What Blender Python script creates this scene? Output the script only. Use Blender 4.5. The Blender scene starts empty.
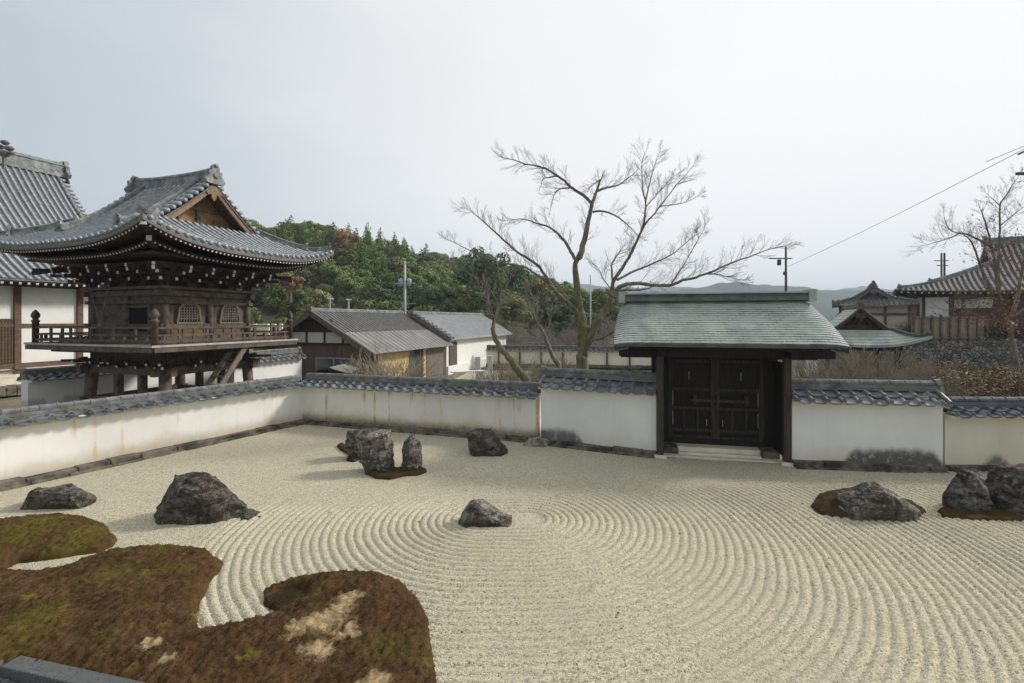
import bpy, math, random
import numpy as np
from mathutils import Vector, Matrix, noise, Euler
from mathutils.bvhtree import BVHTree
import bmesh
R = math.radians
random.seed(7)
scn = bpy.context.scene
col = scn.collection

# ------------------------------------------------------------- camera, light
F = 480.0; CX = 512.0; HY = 320.0; CH = 3.5        # focal length in px, horizon row, eye height
cam_d = bpy.data.cameras.new('camera')
cam = bpy.data.objects.new('camera', cam_d); col.objects.link(cam)
cam_d.sensor_width = 36.0; cam_d.lens = F/1024*36
cam_d.shift_y = -(341.5-HY)/1024
cam_d.clip_start = 0.1; cam_d.clip_end = 6000
cam.location = (0, 0, CH); cam.rotation_euler = (R(90), 0, 0)
scn.camera = cam

SUN_EL = R(33); SUN_AZ = R(20)       # azimuth measured from +X towards +Y
sd = Vector((math.cos(SUN_EL)*math.cos(SUN_AZ), math.cos(SUN_EL)*math.sin(SUN_AZ), math.sin(SUN_EL)))
sun_d = bpy.data.lights.new('sun', 'SUN'); sun = bpy.data.objects.new('sun', sun_d); col.objects.link(sun)
sun_d.energy = 3.0; sun_d.angle = R(9); sun_d.color = (1.0, 0.955, 0.88)
sun.rotation_euler = (-sd).to_track_quat('-Z', 'Y').to_euler()

world = bpy.data.worlds.new('World'); scn.world = world; world.use_nodes = True
nt = world.node_tree; nt.nodes.clear()
def wn(t, **k):
    n = nt.nodes.new(t)
    for a, b in k.items(): setattr(n, a, b)
    return n
wo = wn('ShaderNodeOutputWorld'); wb = wn('ShaderNodeBackground')
sky = wn('ShaderNodeTexSky', sky_type='NISHITA'); sky.sun_disc = False
sky.sun_elevation = SUN_EL; sky.sun_rotation = R(90)-SUN_AZ
skm = wn('ShaderNodeVectorMath', operation='SCALE'); skm.inputs['Scale'].default_value = 0.10
nt.links.new(sky.outputs[0], skm.inputs[0])
tc = wn('ShaderNodeTexCoord')
dt = wn('ShaderNodeVectorMath', operation='DOT_PRODUCT')
nt.links.new(tc.outputs['Generated'], dt.inputs[0])
gd = Vector((0.80, 0.45, 0.22)).normalized(); dt.inputs[1].default_value = gd
nz = wn('ShaderNodeTexNoise'); nz.inputs['Scale'].default_value = 1.6; nz.inputs['Detail'].default_value = 7
mp = wn('ShaderNodeMapping'); mp.inputs['Scale'].default_value = (1, 1, 3.2)
nt.links.new(tc.outputs['Generated'], mp.inputs[0]); nt.links.new(mp.outputs[0], nz.inputs['Vector'])
ma = wn('ShaderNodeMath', operation='MULTIPLY_ADD'); ma.inputs[1].default_value = 0.36
nt.links.new(nz.outputs[0], ma.inputs[0]); nt.links.new(dt.outputs['Value'], ma.inputs[2])
rp = wn('ShaderNodeValToRGB')
el = rp.color_ramp.elements
el[0].position = 0.0; el[0].color = (0.51, 0.56, 0.60, 1)
el[1].position = 1.0; el[1].color = (0.93, 0.935, 0.94, 1)
e = el.new(0.22); e.color = (0.60, 0.645, 0.68, 1)
e = el.new(0.45); e.color = (0.755, 0.775, 0.79, 1)
e = el.new(0.70); e.color = (0.865, 0.875, 0.88, 1)
nt.links.new(ma.outputs[0], rp.inputs[0])
mx = wn('ShaderNodeMix', data_type='RGBA'); mx.inputs[0].default_value = 0.94
nt.links.new(skm.outputs[0], mx.inputs[6]); nt.links.new(rp.outputs[0], mx.inputs[7])
nt.links.new(mx.outputs[2], wb.inputs[0]); wb.inputs[1].default_value = 1.0
nt.links.new(wb.outputs[0], wo.inputs[0])
vs = scn.view_settings
vs.view_transform = 'Standard'; vs.look = 'None'; vs.gamma = 1; vs.exposure = 0.2

# ------------------------------------------------------------- helpers
def G(px, py, z=0.0):                     # photo point lying on the level z -> world
    D = (CH-z)*F/(py-HY); return Vector(((px-CX)/F*D, D, z))
def P(px, py, D):                         # photo point at distance D -> world
    return Vector(((px-CX)/F*D, D, CH-(py-HY)/F*D))
def setp(o, label=None, cat=None, group=None, kind=None):
    if label: o['label'] = label
    if cat: o['category'] = cat
    if group: o['group'] = group
    if kind: o['kind'] = kind
    return o
def empty(name, loc=(0, 0, 0), rz=0.0):
    o = bpy.data.objects.new(name, None); col.objects.link(o)
    o.location = loc; o.rotation_euler = (0, 0, rz); o.empty_display_size = 0.3
    return o
class MB:
    def __init__(s): s.v = []; s.f = []; s.m = []; s.cm = 0
    def add(s, vs_, fs_):
        b = len(s.v); s.v.extend([tuple(q) for q in vs_])
        for f in fs_: s.f.append([b+i for i in f]); s.m.append(s.cm)
    def box(s, c, size, rz=0.0, rx=0.0, ry=0.0):
        hx, hy, hz = size[0]/2, size[1]/2, size[2]/2
        M = Euler((rx, ry, rz)).to_matrix(); c = Vector(c)
        vs_ = [c+M@Vector((x*hx, y*hy, z*hz)) for x in (-1, 1) for y in (-1, 1) for z in (-1, 1)]
        s.add(vs_, [(0, 1, 3, 2), (4, 6, 7, 5), (0, 4, 5, 1), (2, 3, 7, 6), (0, 2, 6, 4), (1, 5, 7, 3)])
    def beam(s, p0, p1, w, h, up=(0, 0, 1)):
        p0 = Vector(p0); p1 = Vector(p1); d = (p1-p0).normalized()
        sx = d.cross(Vector(up))
        if sx.length < 1e-4: sx = Vector((1, 0, 0))
        sx.normalize(); uz = sx.cross(d).normalized()
        vs_ = [p+sx*a*w/2+uz*b*h/2 for p in (p0, p1) for a, b in ((-1, -1), (1, -1), (1, 1), (-1, 1))]
        s.add(vs_, [(0, 1, 2, 3), (7, 6, 5, 4), (0, 4, 5, 1), (1, 5, 6, 2), (2, 6, 7, 3), (3, 7, 4, 0)])
    def tube(s, pts, rad, n=6, cap=True, half=False):
        pts = [Vector(p) for p in pts]; N = len(pts)
        if not hasattr(rad, '__len__'): rad = [rad]*N
        vs_ = []; ref = None
        for i, p in enumerate(pts):
            d = (pts[min(i+1, N-1)]-pts[max(i-1, 0)])
            if d.length < 1e-7: d = Vector((0, 0, 1))
            d.normalize()
            if ref is None: ref = Vector((0, 0, 1)) if abs(d.z) < .9 else Vector((1, 0, 0))
            a = d.cross(ref)
            if a.length < 1e-4: a = d.cross(Vector((1, .3, 0)))
            a.normalize(); b = a.cross(d).normalized(); ref = b
            for k in range(n):
                t = 2*math.pi*(k+.5)/n
                vs_.append(p+(a*math.cos(t)+b*math.sin(t))*rad[i])
        fs_ = [(i*n+k, i*n+(k+1) % n, (i+1)*n+(k+1) % n, (i+1)*n+k) for i in range(N-1) for k in range(n)]
        if cap: fs_ += [tuple(range(n-1, -1, -1)), tuple((N-1)*n+k for k in range(n))]
        s.add(vs_, fs_)
    def lathe(s, c, prof, n=12):          # prof: (r, z)
        c = Vector(c); vs_ = []
        for r, z in prof:
            for k in range(n):
                t = 2*math.pi*k/n; vs_.append(c+Vector((r*math.cos(t), r*math.sin(t), z)))
        N = len(prof)
        fs_ = [(i*n+k, i*n+(k+1) % n, (i+1)*n+(k+1) % n, (i+1)*n+k) for i in range(N-1) for k in range(n)]
        fs_ += [tuple(range(n-1, -1, -1)), tuple((N-1)*n+k for k in range(n))]
        s.add(vs_, fs_)
    def grid(s, fn, nu, nv, thick=0.0):   # fn(u,v)->Vector, optional closed slab below
        top = [fn(i/nu, j/nv) for i in range(nu+1) for j in range(nv+1)]
        W = nv+1
        fs_ = [(i*W+j, (i+1)*W+j, (i+1)*W+j+1, i*W+j+1) for i in range(nu) for j in range(nv)]
        if thick:
            n0 = len(top); bot = [Vector(p)-Vector((0, 0, thick)) for p in top]; top = top+bot
            fs_ += [tuple(n0+q for q in reversed(f)) for f in list(fs_)]
            for i in range(nu):
                fs_.append((i*W, n0+i*W, n0+(i+1)*W, (i+1)*W)); a = i*W+nv
                fs_.append((a, a+W, n0+a+W, n0+a))
            for j in range(nv):
                fs_.append((j, j+1, n0+j+1, n0+j)); a = nu*W+j
                fs_.append((a, n0+a, n0+a+1, a+1))
        s.add(top, fs_)
    def build(s, name, mat, parent=None, smooth=False):
        me = bpy.data.meshes.new(name); me.from_pydata(s.v, [], s.f)
        mats = mat if isinstance(mat, (list, tuple)) else [mat]
        for m in mats: me.materials.append(m)
        if len(mats) > 1: me.polygons.foreach_set('material_index', s.m)
        if smooth: me.polygons.foreach_set('use_smooth', [True]*len(s.f))
        me.update()
        o = bpy.data.objects.new(name, me); col.objects.link(o)
        if parent: o.parent = parent
        return o
def bevel(o, w=0.01, seg=1):
    m = o.modifiers.new('bevel', 'BEVEL'); m.width = w; m.segments = seg; m.limit_method = 'ANGLE'; return o

# ------------------------------------------------------------- materials
def mat(name, c1, c2=None, scale=5.0, rough=0.8, bump=0.0, bscale=None, stretch=(1, 1, 1), detail=6, c3=None,
        s3=1.0, t3=(.55, .7), spec=0.3, rr=None, metal=0.0, contrast=(.35, .65), bdist=0.02):
    m = bpy.data.materials.new(name); m.use_nodes = True
    n = m.node_tree.nodes; l = m.node_tree.links; b = n['Principled BSDF']
    b.inputs['Roughness'].default_value = rough; b.inputs['Specular IOR Level'].default_value = spec
    b.inputs['Metallic'].default_value = metal
    t = n.new('ShaderNodeTexCoord'); mp = n.new('ShaderNodeMapping'); mp.inputs['Scale'].default_value = stretch
    l.new(t.outputs['Object'], mp.inputs[0])
    def ns(sc, det=detail, src=mp):
        q = n.new('ShaderNodeTexNoise'); q.inputs['Scale'].default_value = sc; q.inputs['Detail'].default_value = det
        q.inputs['Roughness'].default_value = .6
        l.new(src.outputs[0], q.inputs['Vector']); return q
    if c2 is None: c2 = tuple(x*.75 for x in c1)
    q = ns(scale); r = n.new('ShaderNodeValToRGB')
    r.color_ramp.elements[0].position = contrast[0]; r.color_ramp.elements[1].position = contrast[1]
    r.color_ramp.elements[0].color = (*c2, 1); r.color_ramp.elements[1].color = (*c1, 1)
    l.new(q.outputs[0], r.inputs[0]); cout = r.outputs[0]
    if c3:
        q3 = ns(s3); mr = n.new('ShaderNodeMapRange'); mr.inputs[1].default_value = t3[0]; mr.inputs[2].default_value = t3[1]
        l.new(q3.outputs[0], mr.inputs[0]); mxx = n.new('ShaderNodeMix'); mxx.data_type = 'RGBA'
        l.new(mr.outputs[0], mxx.inputs[0]); l.new(cout, mxx.inputs[6]); mxx.inputs[7].default_value = (*c3, 1)
        cout = mxx.outputs[2]
    l.new(cout, b.inputs['Base Color'])
    if bump:
        qb = ns(bscale or scale*3); bp = n.new('ShaderNodeBump'); bp.inputs['Strength'].default_value = bump
        bp.inputs['Distance'].default_value = bdist
        l.new(qb.outputs[0], bp.inputs['Height']); l.new(bp.outputs[0], b.inputs['Normal'])
    m['cout'] = 0
    return m
def nodes(m): return m.node_tree.nodes, m.node_tree.links, m.node_tree.nodes['Principled BSDF']

M = {}
M['wood'] = mat('dark_weathered_wood', (.095, .068, .050), (.034, .025, .019), 3, .75, .4, 14, (6, 6, .6))
M['wood_h'] = mat('dark_timber', (.155, .115, .087), (.054, .040, .031), 4, .75, .3, 20, (1, 1, 1), c3=(.12, .10, .085), s3=2.2, t3=(.5, .75))
M['wood_black'] = mat('black_gate_wood', (.026, .020, .017), (.009, .008, .007), 3, .7, .35, 12, (8, 8, .5))
M['wood_post'] = mat('gate_post_wood', (.085, .06, .043), (.035, .025, .019), 3, .75, .35, 12, (9, 9, .5))
M['wood_warm'] = mat('warm_brown_wood', (.17, .105, .062), (.09, .055, .033), 4, .7, .25, 14, (1, 1, 3))
M['wood_gold'] = mat('honey_coloured_wood', (.40, .25, .125), (.26, .15, .07), 3, .65, .15, 14)
M['wood_grey'] = mat('silvery_weathered_wood', (.22, .185, .15), (.12, .095, .075), 4, .85, .3, 18, (5, 5, .5))
M['plank'] = mat('brown_plank_cladding', (.21, .155, .115), (.12, .087, .066), 2, .85, .4, 9, (9, 9, .4))
M['white_end'] = mat('white_painted_wood_end', (.78, .77, .73), (.6, .59, .55), 9, .8)
M['white_wall'] = mat('clean_white_plaster', (.80, .79, .76), (.74, .73, .70), 2, .9, .08, 30)
M['cream_wall'] = mat('cream_plaster', (.78, .75, .65), (.70, .67, .57), 1.5, .9, .08, 30)
M['yellow_wall'] = mat('yellow_ochre_wall', (.66, .50, .24), (.54, .40, .18), 1.5, .9)
M['tile'] = mat('blue_grey_roof_tile', (.17, .185, .205), (.05, .056, .064), 9, .40, .3, 30, spec=.55, c3=(.27, .28, .28), s3=2.2, t3=(.52, .8))
M['tile_rib'] = mat('blue_grey_round_tile', (.40, .425, .45), (.19, .205, .22), 7, .34, .25, 30, spec=.55, c3=(.33, .34, .335), s3=3.1, t3=(.52, .8))  # paler than the pan tiles, so the ribs' highlights sit in the colour
M['tile_lichen'] = mat('lichened_ridge_tile', (.235, .245, .25), (.09, .095, .10), 6, .45, .4, 30, c3=(.36, .37, .31), s3=2.6, t3=(.5, .7))
M['tile_dark'] = mat('dark_grey_tile', (.165, .16, .15), (.10, .097, .093), 5, .55, .3, 26, c3=(.19, .185, .165), s3=1.6, t3=(.5, .75))
M['tile_wall'] = mat('grey_coping_tile', (.25, .262, .275), (.085, .092, .10), 3.6, .30, .25, 26, spec=.5, c3=(.15, .14, .09), s3=1.3, t3=(.52, .75))
M['tile_coping_dark'] = mat('blue_black_coping_tile', (.13, .145, .17), (.045, .05, .06), 3.6, .28, .25, 26, spec=.6)
M['tile_pale'] = mat('pale_grey_tile', (.36, .365, .37), (.27, .275, .28), 2, .45, .15, 26)
M['ridge_wall'] = mat('lichened_coping_ridge_tile', (.24, .245, .24), (.09, .092, .09), 5, .5, .4, 26, c3=(.17, .165, .10), s3=1.7, t3=(.5, .72))
M['tile_red'] = mat('highlit_red_brown_tile', (.66, .63, .60), (.48, .44, .42), 6, .5, .2, 26)  # temple roof ribs, near-white to paint their highlight over brown tile
M['tile_red_pan'] = mat('dark_red_brown_pan_tile', (.13, .08, .065), (.07, .045, .04), 6, .6, .2, 26)
M['metal_roof'] = mat('grey_sheet_metal', (.25, .245, .235), (.17, .165, .155), 1.2, .5, .1, 9, c3=(.22, .19, .16), s3=.9, t3=(.5, .7))
M['grey_metal'] = mat('galvanised_metal', (.42, .44, .45), (.33, .35, .36), 5, .45)
M['concrete_pole'] = mat('pale_concrete', (.50, .51, .50), (.42, .43, .42), 3, .8)
M['dark_metal'] = mat('dark_metal', (.06, .06, .065), (.04, .04, .045), 5, .5)
M['granite'] = mat('dark_granite_kerb', (.15, .15, .148), (.055, .055, .057), 45, .75, .4, 120, c3=(.10, .105, .10), s3=4, t3=(.45, .65))
M['footing'] = mat('mossy_stone_footing', (.22, .195, .15), (.09, .08, .06), 5, .9, .6, 20, c3=(.05, .05, .035), s3=1.7, t3=(.5, .62))
M['step_stone'] = mat('pale_stone_step', (.76, .70, .55), (.60, .54, .42), 3, .85, .2, 25)
M['soil'] = mat('dry_earth', (.26, .22, .155), (.16, .135, .09), .6, .95, .5, 8, c3=(.10, .09, .045), s3=.25, t3=(.45, .62))
M['path'] = mat('grey_path', (.36, .37, .36), (.28, .29, .28), 2, .9, .2, 20)
M['bark'] = mat('grey_bark', (.25, .225, .175), (.10, .09, .07), 7, .9, .8, 26, (1, 1, .35))
M['bark_moss'] = mat('mossy_bark', (.22, .20, .145), (.085, .078, .055), 7, .95, .9, 26, (1, 1, .5), c3=(.155, .155, .045), s3=3.2, t3=(.50, .62))
M['twig'] = mat('grey_brown_twig', (.20, .17, .148), (.12, .098, .084), 3, .9)
M['twig_pale'] = mat('pale_dry_twig', (.34, .295, .22), (.21, .175, .125), 2, .95)
M['twig_purple'] = mat('dull_purple_twig', (.27, .23, .215), (.19, .155, .145), 2, .95)
M['glass'] = mat('window_glass', (.10, .12, .13), (.07, .08, .09), 1, .12, spec=.8)
M['wire'] = mat('black_cable', (.03, .03, .03), (.03, .03, .03), 1, .6)
M['void'] = mat('painted_dark_interior', (.008, .007, .006), (.006, .005, .005), 1, .95)  # near-black sheets that paint the shade inside the tower's openings
M['pebble'] = mat('grey_pebble', (.26, .26, .24), (.09, .095, .095), 9, .8, .3, 40)
M['board'] = mat('weathered_brown_gable_board', (.27, .185, .115), (.15, .10, .062), 3, .75, .2, 14)
M['door_frame'] = mat('dark_door_frame_wood', (.065, .05, .04), (.025, .02, .016), 4, .75, .35, 12, (6, 6, .5))
M['nosing_slit'] = mat('pale_nosing_and_daylight_slit', (.48, .45, .41), (.33, .30, .27), 4, .8)  # floor nosing; also the painted daylight slits on the gate doors
# --- materials with a logic of their own
def nmath(n, l, op, a, b=None, c=None, clamp=False):
    q = n.new('ShaderNodeMath'); q.operation = op; q.use_clamp = clamp
    for i, x in enumerate((a, b, c)):
        if x is None: continue
        if isinstance(x, (int, float)): q.inputs[i].default_value = x
        else: l.new(x, q.inputs[i])
    return q.outputs[0]
def nmix(n, l, f, a, b):
    q = n.new('ShaderNodeMix'); q.data_type = 'RGBA'
    if isinstance(f, (int, float)): q.inputs[0].default_value = f
    else: l.new(f, q.inputs[0])
    for i, x in ((6, a), (7, b)):
        if isinstance(x, tuple): q.inputs[i].default_value = (*x, 1)
        else: l.new(x, q.inputs[i])
    return q.outputs[2]
def nnoise(n, l, vec, sc, det=5, rough=.6):
    q = n.new('ShaderNodeTexNoise'); q.inputs['Scale'].default_value = sc; q.inputs['Detail'].default_value = det
    q.inputs['Roughness'].default_value = rough; l.new(vec, q.inputs['Vector']); return q.outputs[0]
def nmap(n, l, vec, scale=(1, 1, 1), loc=(0, 0, 0)):
    q = n.new('ShaderNodeMapping'); q.inputs['Scale'].default_value = scale; q.inputs['Location'].default_value = loc
    l.new(vec, q.inputs[0]); return q.outputs[0]
def nstep(n, l, v, a, b):
    q = n.new('ShaderNodeMapRange'); q.interpolation_type = 'SMOOTHSTEP'
    q.inputs[1].default_value = a; q.inputs[2].default_value = b; l.new(v, q.inputs[0]); return q.outputs[0]

def plaster(name, base, dirt_h=.25, dirt_amt=1.0, streak=0.0, streak_col=(.62, .36, .10), seed=0.0, sx0=-99, sx1=99, dcol=(.10, .10, .10), yellow=.0, mx=None, soft=.16):
    m = bpy.data.materials.new(name); m.use_nodes = True; n, l, b = nodes(m)
    b.inputs['Roughness'].default_value = .92; b.inputs['Specular IOR Level'].default_value = .15
    t = n.new('ShaderNodeTexCoord').outputs['Object']; sp = n.new('ShaderNodeSeparateXYZ'); l.new(t, sp.inputs[0])
    x, z = sp.outputs[0], sp.outputs[2]
    tm = nmap(n, l, t, (1, 1, 1), (seed, 0, 0))
    c = nmix(n, l, nstep(n, l, nnoise(n, l, tm, .7, 5), .35, .7), base, tuple(k*.90 for k in base))
    # faint vertical joints and runs
    run = nnoise(n, l, nmap(n, l, t, (3.2, 1, .12), (seed, 0, 0)), 2.2, 4)
    c = nmix(n, l, nmath(n, l, 'MULTIPLY', nstep(n, l, run, .52, .72), .35), c, tuple(k*q for k, q in zip(base, (.86, .83, .74))))
    if yellow:
        zz = nstep(n, l, nmath(n, l, 'ADD', z, nmath(n, l, 'MULTIPLY', nnoise(n, l, tm, 1.4, 4), -.62)), .22, -.12)
        c = nmix(n, l, nmath(n, l, 'MULTIPLY', zz, yellow), c, (.66, .52, .30))
    if streak:
        sn = nnoise(n, l, nmap(n, l, t, (2.1, 1, .16), (seed*3.1, 0, 0)), 2.0, 4, .5)
        sm = nmath(n, l, 'MULTIPLY', nstep(n, l, sn, .565, .66), nstep(n, l, nnoise(n, l, nmap(n, l, t, (1.6, 1, 1.1), (seed*2.2, 0, 0)), 1.7, 4), .38, .56))
        xm = nmath(n, l, 'MULTIPLY', nstep(n, l, x, sx0-.2, sx0+.2), nstep(n, l, x, sx1+.2, sx1-.2))
        c = nmix(n, l, nmath(n, l, 'MULTIPLY', nmath(n, l, 'MULTIPLY', sm, xm), streak), c, streak_col)
    # mould rising from the base, in bays
    dn = nnoise(n, l, nmap(n, l, t, (1, 1, .06), (seed*1.7, 0, 0)), .75, 3, .5)
    dn2 = nnoise(n, l, nmap(n, l, t, (1, 1, 1), (seed, 0, 0)), 3.5, 8, .68)
    pres = nstep(n, l, dn, .46, .54)
    if mx: pres = nmath(n, l, 'MULTIPLY', nstep(n, l, x, mx[0]-.4, mx[0]+.4), nstep(n, l, x, mx[1]+.3, mx[1]-.3))
    hh = nmath(n, l, 'MULTIPLY_ADD', pres, dirt_h+.25, -.25 if mx else 0.)
    hh = nmath(n, l, 'ADD', hh, nmath(n, l, 'MULTIPLY_ADD', dn2, .30, -.15))
    dd = nmath(n, l, 'SUBTRACT', hh, nmath(n, l, 'SUBTRACT', z, .14))
    dm = nmath(n, l, 'MULTIPLY', nmath(n, l, 'MULTIPLY', nstep(n, l, dd, -.02-soft*.3, soft), nmath(n, l, 'ADD', nstep(n, l, nnoise(n, l, tm, 6, 6, .7), .35, .62), .6, clamp=True)), dirt_amt)
    c = nmix(n, l, dm, c, dcol)
    l.new(c, b.inputs['Base Color'])
    bp = n.new('ShaderNodeBump'); bp.inputs['Strength'].default_value = .15; bp.inputs['Distance'].default_value = .01
    l.new(nnoise(n, l, t, 14, 6), bp.inputs['Height']); l.new(bp.outputs[0], b.inputs['Normal'])
    return m

def gravel_mat():
    m = bpy.data.materials.new('pale_raked_gravel'); m.use_nodes = True; n, l, b = nodes(m)
    b.inputs['Roughness'].default_value = .95; b.inputs['Specular IOR Level'].default_value = .1
    t = n.new('ShaderNodeTexCoord').outputs['Object']
    vo = n.new('ShaderNodeTexVoronoi'); vo.inputs['Scale'].default_value = 62; l.new(t, vo.inputs['Vector'])
    sp = n.new('ShaderNodeSeparateColor'); l.new(vo.outputs['Color'], sp.inputs[0])
    r = n.new('ShaderNodeValToRGB'); l.new(sp.outputs[0], r.inputs[0]); e = r.color_ramp.elements
    e[0].position = 0; e[0].color = (.20, .175, .13, 1); e[1].position = 1; e[1].color = (.70, .64, .485, 1)
    q = e.new(.12); q.color = (.37, .335, .245, 1); q = e.new(.55); q.color = (.555, .50, .36, 1)
    c = r.outputs[0]
    g1 = nstep(n, l, nnoise(n, l, t, .5, 5), .4, .65)
    c = nmix(n, l, nmath(n, l, 'MULTIPLY', g1, .4), c, (.44, .405, .31))
    g2 = nstep(n, l, nnoise(n, l, t, 1.3, 6), .52, .75)
    c = nmix(n, l, nmath(n, l, 'MULTIPLY', g2, .45), c, (.53, .45, .285))
    g3 = nstep(n, l, nnoise(n, l, t, 13, 5, .7), .60, .74)
    c = nmix(n, l, nmath(n, l, 'MULTIPLY', g3, .5), c, (.27, .24, .18))
    l.new(c, b.inputs['Base Color'])
    bp = n.new('ShaderNodeBump'); bp.inputs['Strength'].default_value = .9; bp.inputs['Distance'].default_value = .012
    h = nmath(n, l, 'ADD', nmath(n, l, 'MULTIPLY', vo.outputs['Distance'], -1.2), nnoise(n, l, t, 35, 4, .7))
    l.new(h, bp.inputs['Height']); l.new(bp.outputs[0], b.inputs['Normal'])
    return m

BARE = [(325, 614, .24), (350, 592, .16), (318, 642, .18), (298, 622, .16), (150, 635, .12), (168, 648, .10), (372, 680, .20), (340, 602, .17), (268, 590, .10), (300, 583, .08), (345, 625, .15)]
def moss_mat(bare=True):
    m = bpy.data.materials.new('brown_and_green_moss' if bare else 'olive_moss'); m.use_nodes = True; n, l, b = nodes(m)
    b.inputs['Roughness'].default_value = .97; b.inputs['Specular IOR Level'].default_value = .08
    t = n.new('ShaderNodeTexCoord').outputs['Object']
    c = nmix(n, l, nstep(n, l, nnoise(n, l, t, 3.2, 6, .7), .35, .65), (.054, .031, .014), (.112, .062, .028))
    c = nmix(n, l, nstep(n, l, nnoise(n, l, nmap(n, l, t, (1, 1.6, 1)), 1.25, 7, .68), .50, .68), c, (.088, .070, .016))
    c = nmix(n, l, nmath(n, l, 'MULTIPLY', nstep(n, l, nnoise(n, l, t, 1.7, 5, .6), .60, .70), .7), c, (.20, .17, .018))
    c = nmix(n, l, nmath(n, l, 'MULTIPLY', nstep(n, l, nnoise(n, l, t, 22, 5, .75), .45, .7), .55), c, (.028, .017, .010))
    c = nmix(n, l, nmath(n, l, 'MULTIPLY', nstep(n, l, nnoise(n, l, t, 55, 3, .7), .60, .72), .5), c, (.24, .165, .085))
    if not bare: c = nmix(n, l, .5, c, (.040, .034, .012))
    if bare:
        tot = None; wv = nmath(n, l, 'MULTIPLY_ADD', nnoise(n, l, t, 5, 6, .7), .5, -.25)
        for px, py, rr_ in BARE:
            g = G(px, py, .25)
            d = n.new('ShaderNodeVectorMath'); d.operation = 'DISTANCE'; d.inputs[1].default_value = (g.x, g.y, .25); l.new(t, d.inputs[0])
            k = nstep(n, l, nmath(n, l, 'ADD', d.outputs['Value'], wv), rr_*1.7, rr_*.3)
            tot = k if tot is None else nmath(n, l, 'MAXIMUM', tot, k)
        c = nmix(n, l, nstep(n, l, nmath(n, l, 'MULTIPLY_ADD', nnoise(n, l, t, 38, 5, .75), .9, nmath(n, l, 'ADD', tot, -.95)), -.25, .75), c, (.44, .33, .18))
        for gx_, gy_, gr_r in ((30, 530, .5), (92, 530, .38), (70, 545, .3), (30, 625, .35), (110, 575, .25)):
            g = G(gx_, gy_, .15); d = n.new('ShaderNodeVectorMath'); d.operation = 'DISTANCE'; d.inputs[1].default_value = (g.x, g.y, .15); l.new(t, d.inputs[0])
            k = nstep(n, l, nmath(n, l, 'MULTIPLY_ADD', wv, 1.6, d.outputs['Value']), gr_r*1.6, gr_r*.2)
            c = nmix(n, l, nmath(n, l, 'MULTIPLY', k, .6), c, (.115, .098, .016))
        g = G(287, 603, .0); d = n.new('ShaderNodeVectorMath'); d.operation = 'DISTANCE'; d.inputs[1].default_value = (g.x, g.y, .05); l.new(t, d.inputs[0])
        c = nmix(n, l, nmath(n, l, 'MULTIPLY', nstep(n, l, nmath(n, l, 'ADD', d.outputs['Value'], wv), .26, .13), .9), c, (.024, .022, .010))  # dark moss in the hollow, with shade painted in to look deeper
    l.new(c, b.inputs['Base Color'])
    bp = n.new('ShaderNodeBump'); bp.inputs['Strength'].default_value = 1; bp.inputs['Distance'].default_value = .012
    l.new(nnoise(n, l, t, 28, 7, .75), bp.inputs['Height']); l.new(bp.outputs[0], b.inputs['Normal'])
    return m

def rock_mat(name, c1, c2, lich, lamt=.5, moss=0.0, seed=0.):
    m = bpy.data.materials.new(name); m.use_nodes = True; n, l, b = nodes(m)
    b.inputs['Roughness'].default_value = .85; b.inputs['Specular IOR Level'].default_value = .25
    t = nmap(n, l, n.new('ShaderNodeTexCoord').outputs['Object'], (1, 1, 1), (seed, seed, 0))
    ts = nmap(n, l, t, (1, 1, 2.5))
    c = nmix(n, l, nstep(n, l, nnoise(n, l, ts, 4, 8, .75), .42, .57), c2, c1)
    c = nmix(n, l, nmath(n, l, 'MULTIPLY', nstep(n, l, nnoise(n, l, t, 2.4, 3), .5, .7), .4), c, (.12, .088, .07))
    vo = n.new('ShaderNodeTexVoronoi'); vo.inputs['Scale'].default_value = 5; vo.feature = 'DISTANCE_TO_EDGE'
    l.new(nmap(n, l, t, (1, 1.2, .6)), vo.inputs['Vector'])
    c = nmix(n, l, nmath(n, l, 'MULTIPLY', nstep(n, l, nnoise(n, l, nmap(n, l, t, (1.4, 1.4, .8)), 1.9, 5, .65), .50, .60), .75), c, tuple(q*1.1 for q in c2))  # irregular dark patches; tone contrast raised to stand in for deep shade
    lk = nstep(n, l, nnoise(n, l, t, 5.5, 8, .74), .64-.13*lamt, .70-.11*lamt)
    c = nmix(n, l, nmath(n, l, 'MULTIPLY', lk, .62), c, lich)
    lk2 = nstep(n, l, nnoise(n, l, t, 3.1, 6, .7), .56, .64)
    c = nmix(n, l, nmath(n, l, 'MULTIPLY', lk2, .45), c, (.13, .155, .12))
    if moss:
        g = n.new('ShaderNodeNewGeometry'); s = n.new('ShaderNodeSeparateXYZ'); l.new(g.outputs['Position'], s.inputs[0])
        k = nstep(n, l, nmath(n, l, 'MULTIPLY_ADD', nnoise(n, l, t, 4, 5), .35, nmath(n, l, 'MULTIPLY', s.outputs[2], -1)), -.02, .09)
        c = nmix(n, l, nmath(n, l, 'MULTIPLY', k, moss), c, (.06, .05, .012))
    l.new(c, b.inputs['Base Color'])
    bp = n.new('ShaderNodeBump'); bp.inputs['Strength'].default_value = 1.0; bp.inputs['Distance'].default_value = .09
    h = nmath(n, l, 'ADD', nnoise(n, l, ts, 7, 9, .7), nmath(n, l, 'MULTIPLY', nstep(n, l, vo.outputs['Distance'], 0, .06), .35))
    l.new(h, bp.inputs['Height']); l.new(bp.outputs[0], b.inputs['Normal'])
    return m

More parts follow.
